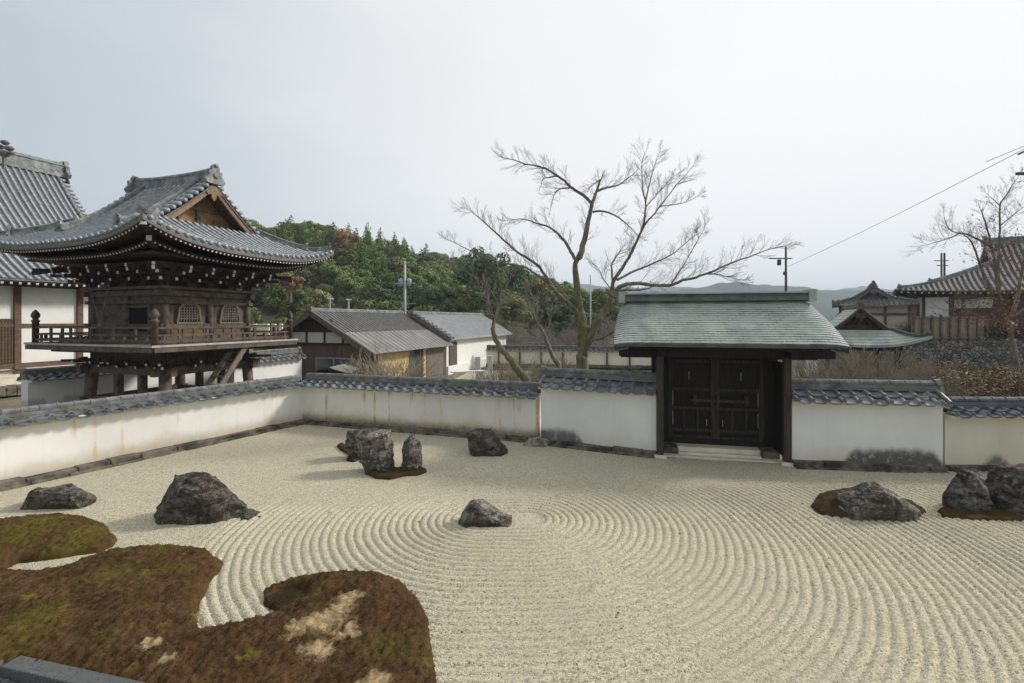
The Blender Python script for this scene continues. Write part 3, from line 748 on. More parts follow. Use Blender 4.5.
def inside(X, Y):
    m = np.ones(X.shape, bool)
    cx, cy = 0., 8.
    for p, q in ((lstart, c0), (c0, a1), (b0, b1), (b1, d0), (d0, d1), (e0, e1)):
        dx, dy = (q-p).x, (q-p).y; L = math.hypot(dx, dy)
        s = (X-p.x)*dy/L-(Y-p.y)*dx/L       # positive = garden side (right of direction)
        along = ((X-p.x)*dx+(Y-p.y)*dy)/L
        m &= ~((s < -.10) & (along > -.3) & (along < L+.3)) if p is not lstart else (s > -.10)
    return m
ins = inside(XX, YY) & (YY < 17)
# region behind everything
ins &= ~((YY-13.4 > (XX-1)*-.35) & (XX > 1)) | (YY < 12.0)
nx_, ny_ = XX.shape
idx = np.arange(nx_*ny_).reshape(nx_, ny_)
fm = ins[:-1, :-1] & ins[1:, :-1] & ins[1:, 1:] & ins[:-1, 1:]
quads = np.stack([idx[:-1, :-1], idx[1:, :-1], idx[1:, 1:], idx[:-1, 1:]], -1)[fm]
me = bpy.data.meshes.new('gravel'); co = np.stack([XX, YY, ZZ], -1).reshape(-1, 3)
used = np.zeros(len(co), bool); used[quads.ravel()] = True; re = np.cumsum(used)-1; co = co[used]; quads = re[quads]
me.vertices.add(len(co)); me.vertices.foreach_set('co', co.ravel().astype(np.float32))
me.loops.add(quads.size); me.loops.foreach_set('vertex_index', quads.ravel().astype(np.int32))
me.polygons.add(len(quads)); me.polygons.foreach_set('loop_start', (np.arange(len(quads))*4).astype(np.int32))
try: me.polygons.foreach_set('loop_total', np.full(len(quads), 4, np.int32))
except Exception: pass
me.polygons.foreach_set('use_smooth', np.ones(len(quads), bool)); me.materials.append(M['gravel']); me.update(calc_edges=True)
go = bpy.data.objects.new('gravel', me); col.objects.link(go); go['kind'] = 'structure'

# ------------------------------------------------------------- moss mounds
def pip(X, Y, poly):
    c = np.zeros(X.shape, bool); n = len(poly)
    for i in range(n):
        x1, y1 = poly[i][:2]; x2, y2 = poly[(i+1) % n][:2]
        k = ((y1 > Y) != (y2 > Y)) & (X < (x2-x1)*(Y-y1)/(y2-y1+1e-12)+x1); c ^= k
    return c
def edist(X, Y, poly):
    d = np.full(X.shape, 1e9); n = len(poly)
    for i in range(n):
        x1, y1 = poly[i][:2]; x2, y2 = poly[(i+1) % n][:2]; dx, dy = x2-x1, y2-y1
        t = np.clip(((X-x1)*dx+(Y-y1)*dy)/(dx*dx+dy*dy+1e-12), 0, 1); d = np.minimum(d, np.hypot(X-x1-t*dx, Y-y1-t*dy))
    return d
def mound(name, pts, hgt, res, m, width=.5, seed=0, dips=(), rough=.012, edge=.05, zoff=-.02):
    poly = [(p[0], p[1]) for p in pts]
    x0, x1 = min(p[0] for p in poly), max(p[0] for p in poly); y0, y1 = min(p[1] for p in poly), max(p[1] for p in poly)
    X, Y = np.meshgrid(np.arange(x0-.1, x1+.1+res, res), np.arange(y0-.1, y1+.1+res, res), indexing='ij')
    wob = .03*nfield(X, Y, 6, seed+1)+.02*nfield(X, Y, 15, seed+2)
    i_ = pip(X, Y, poly); d = np.where(i_, 1, -1)*edist(X, Y, poly)+wob*.6
    s = np.clip(d/width, 0, 1); prof = np.sqrt(1-(1-s)**2)
    Z = zoff+edge*smooth(-.0, .04, d)+hgt*prof*(1+.22*nfield(X, Y, 1.4, seed+3))+.02*nfield(X, Y, 5, seed+4)*s
    for dx, dy, r, dep in dips: Z = Z*(1-dep*np.exp(-((((X-dx)/1.25)**2+((Y-dy)*1.0)**2)/r**2)**2))
    rs_ = np.random.RandomState(seed); nn = rs_.normal(0, 1, Z.shape)
    nn = (nn+np.roll(nn, 1, 0)+np.roll(nn, 1, 1)+np.roll(nn, -1, 0)+np.roll(nn, -1, 1))/2.2
    Z += rough*nn*np.clip(d/.05, 0, 1)
    Z = np.where((d > .03), np.maximum(Z, .075), Z)
    ok = d > -.02; Z = np.where(d < 0, zoff-.04, Z)
    f = ok[:-1, :-1] & ok[1:, :-1] & ok[1:, 1:] & ok[:-1, 1:]; ix = np.arange(X.size).reshape(X.shape)
    q = np.stack([ix[:-1, :-1], ix[1:, :-1], ix[1:, 1:], ix[:-1, 1:]], -1)[f]
    u = np.zeros(X.size, bool); u[q.ravel()] = True; rm = np.cumsum(u)-1
    co_ = np.stack([X, Y, Z], -1).reshape(-1, 3)[u]
    b = MB(); b.v = [tuple(p) for p in co_.tolist()]; b.f = rm[q].tolist(); b.m = [0]*len(b.f)
    return b.build(name, m, None, True), (X, Y, Z, d)
hm = .16
pix = [(-130, 535), (-60, 524), (0, 523), (40, 518), (62, 517), (85, 519), (106, 526), (118, 538), (113, 545), (98, 551), (60, 557), (18, 562), (5, 568), (10, 573),
       (40, 572), (66, 568), (88, 559), (112, 551), (150, 547), (180, 547), (208, 551), (224, 563), (215, 577), (206, 594), (197, 613), (198, 628), (204, 631), (230, 626),
       (262, 619), (276, 614), (262, 606), (262, 592), (300, 578), (345, 573), (380, 575), (402, 583), (419, 600), (430, 620), (431, 643), (437, 672), (440, 700), (436, 740), (420, 790)]
mpts = [G(x, y, .03) for x, y in pix]+[Vector((-1.0, 3.4, 0)), Vector((-2.6, 3.3, 0)), Vector((-2.8, 4.24, 0)), Vector((-4.98, 4.76, 0)), Vector((-8.2, 3.8, 0)), Vector((-9.5, 4.0, 0)), Vector((-11.5, 6.4, 0))]
hol = G(287, 603, .0)
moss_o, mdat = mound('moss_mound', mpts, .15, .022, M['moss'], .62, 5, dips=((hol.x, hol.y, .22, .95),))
setp(moss_o, 'large spreading island of brown and green moss with bare sandy patches in the lower left of the gravel', 'moss', kind='stuff')
# short moss tufts
def tufts(name, dat, n, parent_label, mats, seed, hmin=.004, hmax=.012):
    X, Y, Z, d = dat; rs_ = np.random.RandomState(seed); b = MB(); x0, y0 = X[0, 0], Y[0, 0]; r = X[1, 0]-X[0, 0]; k = 0
    sl = 0
    while k < n and sl < n*6:
        sl += 1; i = rs_.randint(1, X.shape[0]-1); j = rs_.randint(1, X.shape[1]-1)
        if d[i, j] < .005: continue
        if Y[i, j] > 6 and rs_.rand() < .35: continue
        x, y, z = X[i, j]+rs_.uniform(-r, r)/2, Y[i, j]+rs_.uniform(-r, r)/2, Z[i, j]; a = rs_.uniform(0, 6.28); h = rs_.uniform(hmin, hmax); w = .006
        b.add([(x-w*math.cos(a), y-w*math.sin(a), z-.004), (x+w*math.cos(a), y+w*math.sin(a), z-.004), (x+rs_.uniform(-.012, .012), y+rs_.uniform(-.012, .012), z+h)], [(0, 1, 2)]); k += 1
    o = b.build(name, mats); return o
tf = tufts('moss_tufts', mdat, 60000, '', M['moss'], 4); tf.parent = moss_o; tf['kind'] = 'stuff'

# ------------------------------------------------------------- rocks
def rock(outline, thick, m, label, seed=0, yoff=0.0, group=None, rough=.05, name='garden_rock', front=.68, sub=.09, cat='rock', top=.86):
    rnd = random.Random(seed)
    by = max(p[1] for p in outline); D0 = CH*F/(by-HY)+yoff; c = G(sum(p[0] for p in outline)/len(outline), by)
    pts = [Vector(((x-CX)/F*D0, D0, CH-(y-HY)/F*D0)) for x, y in outline]
    cxm = sum(p.x for p in pts)/len(pts); zmax = max(p.z for p in pts)
    base = Vector((cxm, D0, 0)); hull = []
    for ip, p in enumerate(pts):
        q = p-base; q.z = max(q.z, 0); hull.append(q)
        for s, k in ((-1, front), (1, front*1.05)):
            if q.z > .15*zmax and (ip+(s > 0)) % 2: continue
            f = k*rnd.uniform(.82, 1.0)
            hull.append(Vector((q.x*f, s*thick/2*rnd.uniform(.75, 1.0), q.z*(top*rnd.uniform(.85, 1.08)))))
        if q.z < .1*zmax+.05:
            hull.append(Vector((q.x*.85, rnd.choice((-1, 1))*thick*.42, -.08))); hull.append(Vector((q.x, 0, -.1)))
    bm = bmesh.new()
    for q in hull: bm.verts.new(q)
    r = bmesh.ops.convex_hull(bm, input=bm.verts)
    junk = [g for g in r['geom_interior'] if isinstance(g, bmesh.types.BMVert)]
    bmesh.ops.delete(bm, geom=junk, context='VERTS')
    for _ in range(5):
        es = [e for e in bm.edges if e.calc_length() > sub]
        if not es: break
        bmesh.ops.subdivide_edges(bm, edges=es, cuts=1, use_grid_fill=False); bmesh.ops.triangulate(bm, faces=bm.faces)
    bmesh.ops.recalc_face_normals(bm, faces=bm.faces); bm.normal_update()
    o_ = Vector((seed*3.7, seed*1.3, 0)); size = max(thick, zmax)
    nv = {}
    for v in bm.verts:
        p = v.co+o_
        n1 = noise.noise(p*(2.2/size*.9)); 
        n2 = noise.voronoi(p*(3.2/size*.7))[0]; n2 = (n2[1]-n2[0])
        n3 = noise.noise(p*9); n4 = noise.noise(p*24)
        led = abs(((p.z*5.5/size+noise.noise(p*2/size)*1.2) % 1)-.5)
        nv[v] = v.co+v.normal*(rough*size*(1.2*n1-1.6*max(0, .20-n2)*2+.55*n3+.30*n4+.7*led-.38))
    for v, q in nv.items(): v.co = q
    me_ = bpy.data.meshes.new(name); bm.to_mesh(me_); bm.free(); me_.materials.append(m)
    o = bpy.data.objects.new(name, me_); col.objects.link(o); o.location = base
    setp(o, label, cat, group); return o
RK_dark = rock_mat('dark_grey_rock', (.185, .165, .14), (.042, .037, .032), (.38, .38, .34), .75, .4, 1)
RK_green = rock_mat('brown_black_rock', (.165, .135, .108), (.034, .028, .023), (.30, .32, .27), .55, .3, 5)
RK_lich = rock_mat('lichen_covered_rock', (.30, .26, .215), (.062, .053, .044), (.50, .49, .45), .8, .5, 9)
RK_grey = rock_mat('grey_weathered_rock', (.19, .165, .13), (.05, .043, .036), (.30, .28, .25), .4, .2, 14)
RK_pale = rock_mat('pale_flat_stone', (.42, .39, .33), (.25, .22, .18), (.5, .48, .42), .4, 0, 18)
rock([(25, 509), (27, 493), (38, 487), (62, 487), (84, 490), (93, 498), (93, 507), (70, 511), (32, 511)], .5, RK_dark, 'low flat-topped dark rock nearest the left wall', 1, .3, rough=.05, top=.98, front=.93)
rock([(153, 521), (158, 505), (168, 488), (174, 473), (190, 472), (203, 472), (217, 482), (232, 493), (246, 506), (251, 520), (240, 523), (195, 524)], .8, RK_green, 'large dark wedge-shaped rock sloping down to the right, above the moss island', 2, .35, rough=.042, top=.80, front=.60)
rock([(238, 522), (243, 511), (252, 513), (264, 517), (262, 521), (245, 523)], .4, RK_green, 'small low toe stone at the right foot of the large wedge-shaped rock', 3, .25, rough=.04)
rock([(343, 447), (347, 430), (358, 428), (370, 431), (372, 452), (356, 460)], .6, RK_grey, 'rear dark stone leaning behind the broad split boulder', 4, .2, rough=.06)
rock([(354, 452), (354, 434), (365, 429), (378, 428), (391, 429), (394, 447), (397, 468), (387, 475), (371, 474), (361, 464)], .6, RK_lich, 'broad lichen-patched boulder with a sloping left edge, largest of the rear rock group', 55, .3, rough=.045, front=.8)
rock([(400, 471), (401, 452), (403, 441), (409, 434), (415, 434), (422, 444), (423, 460), (422, 471), (412, 473)], .42, RK_lich, 'slim upright standing stone right of the broad split boulder', 6, .15, rough=.04, front=.75)
rock([(467, 448), (467, 432), (479, 426), (491, 427), (498, 437), (508, 450), (504, 454), (485, 456), (470, 453)], .8, RK_grey, 'dark rounded boulder close to the foot of the streaked wall', 7, .3, rough=.045)
rock([(459, 521), (464, 507), (470, 501), (480, 501), (488, 506), (500, 510), (513, 515), (513, 519), (503, 524), (485, 527), (469, 525)], .5, RK_lich, 'small pointed rock alone at the centre of the raked rings', 8, .15, rough=.06)
rock([(836, 517), (838, 497), (850, 489), (866, 482), (876, 481), (892, 492), (910, 503), (921, 512), (918, 519), (877, 521), (845, 520)], .75, RK_lich, 'pale lichen-mottled rock half sunk in a moss mound right of the gate', 9, .25, rough=.05)
rock([(945, 512), (945, 495), (952, 478), (961, 466), (973, 467), (982, 475), (989, 490), (991, 512), (972, 516), (952, 515)], .55, RK_dark, 'tall pointed dark rock with grey lichen, left one of the pair at the right edge', 10, .25, rough=.045, front=.62, top=.7)
rock([(989, 514), (992, 495), (1001, 480), (1016, 468), (1040, 464), (1060, 478), (1066, 500), (1062, 514), (1030, 519), (1000, 517)], 1.0, RK_green, 'big black rock cut off by the right edge of the view', 11, .35, rough=.05)
rock([(1010, 469), (1012, 455), (1017, 447), (1027, 446), (1034, 455), (1035, 470)], .35, RK_dark, 'small dark stone standing against the foot of the yellowed wall', 12, .1, rough=.05)
rock([(521, 445), (529, 438), (540, 436), (549, 440), (550, 446), (535, 447)], .4, RK_pale, 'small flat pale stone at the foot of the wall step', 13, .2, rough=.05)
rock([(411, 428), (420, 425.5), (432, 427), (441, 429), (438, 431), (420, 431)], .3, RK_pale, 'flat white slab fragment lying at the foot of the streaked wall', 14, .25, rough=.04)
# moss pads under the rocks
def pad(pix, h, label, seed, m='moss_small', w=.25):
    o, dat = mound('moss_patch', [G(x, y) for x, y in pix], h, .025, M[m], w, seed, rough=.010, edge=.02)
    setp(o, label, 'moss'); return o
pad([(364, 474), (372, 469), (395, 470), (420, 468), (428, 472), (420, 476), (404, 477), (390, 480), (376, 479)], .02, 'thin olive moss patch around the foot of the split boulder and standing stone', 1)
pad([(336, 447), (342, 444), (356, 452), (361, 460), (354, 463), (345, 461), (349, 456), (340, 451)], .02, 'thin moss patch left of the rear leaning stone', 2)
pad([(810, 508), (818, 497), (835, 493), (858, 492), (890, 500), (915, 506), (928, 514), (916, 519), (885, 523), (845, 520), (818, 516)], .20, 'rounded mound of brown moss with a yellow-green edge beside the pale mottled rock', 3, w=.5)
pad([(935, 513), (948, 505), (1000, 504), (1080, 504), (1085, 520), (1024, 524), (970, 522), (942, 519)], .07, 'flat green moss skirt around the pair of dark rocks at the right edge', 4)
# loose specks on the gravel
rnd = random.Random(12)
b = MB()
for i in range(420):
    if i < 250: x = rnd.gauss(6.2, 1.9); y = rnd.gauss(8.4, .8)
    else: x = rnd.uniform(-4, 9); y = rnd.uniform(4.7, 10.8)
    if x*x > 100: continue
    s = rnd.uniform(.006, .018); z = .035
    b.box((x, y, z), (s*1.5, s, s*.6), rnd.uniform(0, 3), rnd.uniform(-.4, .4))
o = b.build('fallen_leaf_litter', M['twig']); setp(o, 'scattered brown leaf and bark crumbs lying on the raked gravel', 'leaf litter', kind='stuff')

# ------------------------------------------------------------- granite kerb and gutter pebbles
k0 = Vector((-5.14, 4.99, 0)); k1 = Vector((-3.0, 4.45, 0))
def slab(p, q, w, z0, z1):
    b = MB(); p = Vector(p); q = Vector(q); b.beam((p.x, p.y, (z0+z1)/2), (q.x, q.y, (z0+z1)/2), w, z1-z0)
    return b
e = empty('gutter_kerb', (-4.5, 4.5, 0)); setp(e, 'dark granite kerb framing a pebble gutter in the bottom left corner', 'kerb')
for p, q in (((-4.98, 4.765, 0), (-2.8, 4.25, 0)), ((-8.2, 3.66, 0), (-5.04, 4.71, 0))):
    o = slab(Vector(p)-e.location, Vector(q)-e.location, .17, -.12, .12).build('kerb_slab', M['granite'], e); bevel(o, .012, 2)
b = MB(); rnd = random.Random(5)
for i in range(1500):
    x = rnd.uniform(-6.6, -3.2); y = rnd.uniform(3.3, 4.78)
    lim = 4.765-(x+4.98)*.236 if x > -4.98 else 4.73+(x+4.98)*.33
    if y > lim-.10: continue
    s = rnd.uniform(.022, .05); c = Vector((x, y, .0+rnd.uniform(0, .03))); k = []
    pts = []
    for r_, z_ in ((.0, 1), (.75, .55), (1, 0), (.7, -.6)):
        n_ = 1 if r_ == 0 else 5
        for j in range(n_): pts.append(c+Vector((r_*s*math.cos(j*1.257+i), r_*s*.75*math.sin(j*1.257+i), z_*s*.6)))
    b.add(pts, [(0, 1+j, 1+(j+1) % 5) for j in range(5)]+[(1+j, 6+j, 6+(j+1) % 5, 1+(j+1) % 5) for j in range(5)]+[(6+j, 11+j, 11+(j+1) % 5, 6+(j+1) % 5) for j in range(5)])
o = b.build('pebbles', M['pebble'], None, False); setp(o, 'grey gutter pebbles inside the granite kerb', 'pebbles', kind='stuff')

# ------------------------------------------------------------- the gate
gl = G(660, 457); gr_ = G(787, 464.5); gdir = (gr_-gl); ga = math.atan2(gdir.y, gdir.x); gw = gdir.length
mid = (gl+gr_)/2
gate = empty('roofed_gate', (mid.x, mid.y, 0), ga); setp(gate, 'closed black wooden double-door gate under a green copper shingle roof', 'gate')
W2 = gw/2; DB = .95        # main posts stand DB behind the front posts
for s in (-1, 1):
    b = MB(); b.box((s*W2, 0, 1.36), (.17, .17, 2.56)); bevel(b.build('front_post', M['wood_post'], gate), .015)
    b = MB(); b.box((s*W2, 0, .02), (.30, .28, .10)); bevel(b.build('post_base_stone', M['step_stone'], gate), .02, 2)
    b = MB(); b.box((s*(W2-.12), DB, 1.5), (.34, .22, 2.9)); bevel(b.build('main_post', M['wood_black'], gate), .015)
    b = MB(); b.box((s*W2, DB*2, 1.42), (.17, .17, 2.7)); bevel(b.build('rear_post', M['wood_post'], gate), .015)
    for c_, z_ in (((s*W2, DB*.5, .95), (.07, DB, .14)), ((s*W2, DB, 2.68), (.13, 2.9, .16)), ((s*W2, DB*.5, 2.1), (.07, DB, .12)), ((s*W2, DB, 2.95), (.12, 1.7, .3))):
        b = MB(); b.box(c_, z_); b.build('side_tie_beam', M['wood_black'], gate)
    b = MB(); b.box((s*(W2-.02), DB, 1.3), (.05, 1.75, 2.3))
    b.build('side_panel', M['wood_black'], gate)
b = MB(); b.box((0, 0, 2.67), (5.0, .15, .20)); b.box((0, DB, 2.62), (4.9, .2, .3)); b.box((0, 2*DB, 2.67), (5.0, .15, .2)); b.box((0, DB, 3.25), (4.6, .18, .2)); b.box((0, DB+.05, 2.5), (gw-.3, .08, .3)); b.box((0, DB+.06, 1.35), (.16, .06, 2.3))
b.build('lintel_beam', M['wood_black'], gate)
b = MB(); b.box((0, DB, .22), (gw-.3, .26, .20)); b.build('threshold', M['wood_black'], gate)
# doors
dw = (gw-.24-.34)/2
for s in (-1, 1):
    d = empty('door', (0, 0, 0)); d.parent = gate
    b = MB(); n_ = 9
    xc = s*dw/2
    for i in range(n_):
        b.box((s*(.02+(i+.5)*(dw-.03)/n_), DB-.02, 1.38), ((dw-.03)/n_-.002, .03, 2.14))
    dp = b.build('door_boards', M['wood_black'], d)
    b = MB()
    for x in (s*.055, s*(dw-.05)): b.box((x, DB-.07, 1.38), (.108, .07, 2.2))
    for z in (.36, .55, 1.14, 1.64, 2.40): b.box((xc, DB-.065, z), (dw-.1, .055, .09))
    for x in (s*dw*.36, s*dw*.66): b.box((x, DB-.055, .80), (.06, .045, .62))
    b.build('door_frame', M['door_frame'], d)
    for xx_, z, hh_ in ((dw-.12, .85, .36), (dw-.12, 1.4, .4), (dw*.55, 2.0, .22), (.2, .75, .18)):
        b = MB(); b.box((s*xx_, DB-.045, z), (.014, .012, hh_)); b.build('painted_daylight_slit', M['nosing_slit'], d)  # pale strips painted in for daylight showing through gaps between the boards
b = MB(); b.beam((-.62, DB-.16, 1.36), (.84, DB-.16, 1.36), .06, .08); bar = b.build('door_bar', M['wood_post'], gate)
for x in (-.52, 0.05, .74):
    b = MB(); b.box((x, DB-.15, 1.38), (.07, .12, .26)); b.build('bar_bracket', M['wood_post'], gate)
b = MB(); b.box((0, .62, .13), (2.2, .38, .12)); b.box((-.05, .42, .02), (2.1, .25, .12)); b.box((0, .2, -.02), (gw-.2, .22, .09)); bevel(b.build('stone_step', M['step_stone'], gate), .02, 2)
for s in (-1, 1):
    b = MB(); b.box((s*(W2-.28), .7, .12), (.4, .9, .16)); bevel(b.build('plinth_stone', M['footing'], gate), .02, 2)
# roof
gzr, gze, gha, ghb = 4.04, 2.95, 1.72, 2.56
def gz(t): return gze+(gzr-gze)*(.80*(1-t)+.20*(1-t)**2)-.05*math.sin(math.pi*t)*-1
gr0 = empty('roof', (-.06, DB, 0)); gr0.parent = gate
b = MB(); NC = 20
def gp(u, t, dz=0): 
    hw = ghb-.20*(1-t)**2.2; x = u*hw; ed = max(0, (abs(x)-(hw-.42))/.42)
    return lambda sg: Vector((x, sg*gha*t, gz(t)+dz-.12*ed**2.2*(1-.6*t)))
for sg in (-1, 1):
    NU = [-1, -.985, -.96, -.93, -.90, -.85]+[k/10 for k in range(-8, 9)]+[.85, .90, .93, .96, .985, 1]
    for k in range(NC):
        ta, tb = k/NC, (k+1)/NC; A = [gp(u, ta)(sg) for u in NU]; B = [gp(u, tb, .013)(sg) for u in NU]; C_ = [p-Vector((0, 0, .017)) for p in B]; W = len(NU)
        b.add(A+B+C_, [(i, i+1, W+i+1, W+i) for i in range(W-1)]+[(W+i, W+i+1, 2*W+i+1, 2*W+i) for i in range(W-1)])
ro = b.build('copper_shingles', M['copper'], gr0)
b = MB(); K = 16
for sx in (-1, 1):                                        # verge faces
    for sg in (-1, 1):
        v = []
        for k in range(K+1):
            p = gp(sx, k/K)(sg); v += [p, p+Vector((-sx*.02, 0, -.16)), p+Vector((-sx*.35, 0, -.10))]
        b.add(v, [(3*k, 3*k+1, 3*k+4, 3*k+3) for k in range(K)]+[(3*k+1, 3*k+2, 3*k+5, 3*k+4) for k in range(K)])
for sg in (-1, 1):
    v = []
    for u in NU:
        p = gp(u, 1)(sg); v += [p, p+Vector((0, -sg*.01, -.045)), p+Vector((0, -sg*.05, -.05)), p+Vector((0, -sg*.06, -.10))]
    n_ = len(NU); b.add(v, [(4*i+a, 4*i+a+1, 4*i+a+5, 4*i+a+4) for i in range(n_-1) for a in range(3)])
b.build('verge', M['copper_dark'], gr0)
b = MB()
for sg in (-1, 1):
    v = []
    for k in range(7): 
        t = 1-k/7; v += [Vector((-2.35, sg*(gha*t-.05), gz(t)-.14)), Vector((2.35, sg*(gha*t-.05), gz(t)-.14))]
    b.add(v, [(2*k, 2*k+1, 2*k+3, 2*k+2) for k in range(6)])
b.build('roof_boarding', M['wood_black'], gr0)
b = MB()
for sg in (-1, 1):
    for i in range(-16, 17): b.beam((i*.145, sg*(gha-.10), gz(.94)-.19), (i*.145, sg*.35, gz(.2)-.19), .055, .07)
b.build('rafters', M['wood_black'], gr0)
b = MB(); b.box((0, 0, gzr+.06), (4.72, .30, .20)); b.box((0, 0, gzr+.02), (4.68, .42, .10)); b.build('ridge_box', M['copper_dark'], gr0)
b = MB(); b.box((0, 0, gzr+.175), (4.80, .40, .035))
for s in (-1, 1):
    b.box((s*2.36, 0, gzr+.09), (.17, .46, .30))
b.build('ridge_cap', M['copper_plain'], gr0)
# ------------------------------------------------------------- bell tower
TH = R(-19.5); av = Vector((.334, .943, 0)); bv = Vector((.943, -.334, 0))
tw = empty('bell_tower', (-13.37, 18.96, 0), TH)
setp(tw, 'two-storey dark wooden bell tower with balcony and sweeping grey tiled hip-and-gable roof', 'bell tower')
zf, lf = roof(tw, 4.4, 4.0, 2.15, .52, 8.80, 5.93, .62, .27, .062, orn=1.0, ridge=(.20, .42), gset=.85, bdrop=.15, bargew=.20, band=True, gable=('wood_gold', 'board'))
rafters(tw, 4.4, 4.0, 1.9, 1.65, 5.93, lf, .15, .06, .22)
BX, BY = 1.95, 1.67; ZB, ZT = 2.68, 4.62
# upper body
b = MB()
for s in (-1, 1):
    b.box((s*(BX-.05), 0, (ZB+ZT)/2), (.06, 2*BY-.1, ZT-ZB)); b.box((0, s*(BY-.05), (ZB+ZT)/2), (2*BX-.1, .06, ZT-ZB))
ub = b.build('upper_wall', M['wood_h'], tw)
b = MB(); 
for s in (-1, 1): b.box((s*(BX-.3), 0, ZT+.55), (.1, 2*BY-.6, 1.2)); b.box((0, s*(BY-.3), ZT+.55), (2*BX-.6, .1, 1.2))
b.build('frieze_wall', M['wood'], tw)
for sx in (-1, 0, 1):
    for sy in (-1, 0, 1):
        if sx == 0 and sy == 0: continue
        b = MB(); b.tube([(sx*BX, sy*BY, ZB), (sx*BX, sy*BY, ZT)], .125, 12); b.build('column', M['wood_h'], tw, True)
b = MB()
for z, h, o in ((ZT-.16, .2, .16), (ZT-.48, .12, .05), (ZB+.12, .22, .06), (ZB+.62, .12, .05)):
    for s in (-1, 1):
        b.box((s*BX, 0, z), (.2, 2*(BY+o)+.3, h)); b.box((0, s*BY, z+.003), (2*(BX+o)+.3, .2, h-.006))
b.box((0, 0, ZT+.02), (2*BX+.5, 2*BY+.5, .10))
b.build('tie_beams', M['wood_h'], tw)
# cusped lattice windows on the right face, opening on the left-front face
def ogee(w, h, n=20):
    o = []
    for k in range(n+1):
        t = math.pi*k/n; c = math.cos(t); s_ = math.sin(t); o.append((w/2*c*(1.0), h*.45+h*.55*s_**.8))
    return [(w*.56, 0)]+o+[(-w*.56, 0)]
for sx in (-1, 1):
    for yy in (-.84, .84):
        f = MB(); o1 = ogee(.86, .74); o2 = ogee(.70, .64); zb = 3.42; xx = sx*(BX+.04)
        K = len(o1); v = [(xx+sx*q, yy+y, zb+z) for q in (0, .05) for y, z in o1]+[(xx+sx*q, yy+y, zb+z+.04) for q in (0, .05) for y, z in o2]
        f.add(v, [(K+k, K+k+1, 3*K+k+1, 3*K+k) for k in range(K-1)]+[(k, k+1, K+k+1, K+k) for k in range(K-1)]+[(2*K+k, 2*K+k+1, 3*K+k+1, 3*K+k) for k in range(K-1)])
        f.box((xx+sx*.03, yy, zb-.03), (.1, 1.0, .07))
        w = f.build('window_frame', M['wood_grey'], tw)
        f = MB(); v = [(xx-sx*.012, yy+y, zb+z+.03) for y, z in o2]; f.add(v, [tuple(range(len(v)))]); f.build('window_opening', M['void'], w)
        f = MB()
        for i in range(-3, 4):
            y = i*.1; hh = .64*(.45+.55*math.sqrt(max(0, 1-(y/.36)**2))**.8)+.02; f.box((xx+sx*.018, yy+y, zb+.03+hh/2), (.022, .03, hh))
        for i in range(1, 7):
            z = i*.1; ww = .70 if z < .3 else .70*math.sqrt(max(0, 1-((z-.29)/.36)**2)); f.box((xx+sx*.018, yy, zb+.03+z), (.020, ww, .03))
        f.build('window_lattice', M['wood_grey'], w)
for sy in (-1, 1):
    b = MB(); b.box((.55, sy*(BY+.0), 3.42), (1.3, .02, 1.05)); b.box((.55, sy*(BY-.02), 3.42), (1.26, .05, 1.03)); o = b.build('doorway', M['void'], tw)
    b = MB(); b.box((-.12, sy*(BY+.03), 3.45), (.09, .1, 1.2)); b.box((1.22, sy*(BY+.03), 3.45), (.09, .1, 1.2)); b.box((.55, sy*(BY+.03), 3.98), (1.4, .1, .08)); b.box((.55, sy*(BY+.03), 3.05), (1.4, .1, .08)); b.build('doorway_frame', M['wood_h'], tw)
for s in (-1, 1):
    b = MB(); b.box((s*(BX-.01), 0, 3.05), (.03, 2*BY-.3, .72))
    for i in range(9): b.box((s*(BX+.01), -BY+.2+i*.41, 3.05), (.05, .02, .75))
    b.build('skirting_boards', M['wood_warm'], tw)
# bell
b = MB(); b.lathe((0, 0, 3.15), [(.40, 0), (.42, .08), (.38, .12), (.36, .7), (.30, .92), (.12, 1.0), (.02, 1.02)], 20); b.build('bell', M['dark_metal'], tw, True)
# eave brackets
for x in (-BX, -BX/2, 0, BX/2, BX):
    for q in (-1, 1): brackets('eave_bracket', tw, x, q*BY, 0, q, ZT+.16, .78, 1.25)
for y in (-BY/2, 0, BY/2, BY, -BY):
    for q in (-1, 1): brackets('eave_bracket', tw, q*BX, y, q, 0, ZT+.16, .78, 1.25)
for sx in (-1, 1):
    for sy in (-1, 1): brackets('eave_bracket', tw, sx*BX, sy*BY, sx, sy, ZT+.16, .8, 1.7)
b = MB(); b.box((0, 0, ZT+.78), (2*BX+1.5, 2*BY+1.5, .12)); b.box((0, 0, ZT+1.02), (2*BX+2.6, 2*BY+2.6, .08)); b.build('eave_purlins', M['wood'], tw)
# corner hip rafter with white end
for sx in (-1, 1):
    for sy in (-1, 1):
        b = MB(); ce = MB()
        p0 = Vector((sx*BX, sy*BY, 5.95)); p1 = Vector((sx*4.33, sy*3.93, 6.34)); b.beam(p0, p1, .17, .2); d = (p1-p0).normalized(); ce.beam(p1+d*.002, p1+d*.02, .15, .18)
        p0 = Vector((sx*BX, sy*BY, 5.65)); p1 = Vector((sx*3.75, sy*3.4, 5.98)); b.beam(p0, p1, .16, .18); d = (p1-p0).normalized(); ce.beam(p1+d*.002, p1+d*.02, .14, .16)
        b.m = [0]*len(b.f); b.cm = 1; b.add(ce.v, ce.f); b.build('hip_rafter', (M['wood'], M['white_end']), tw)
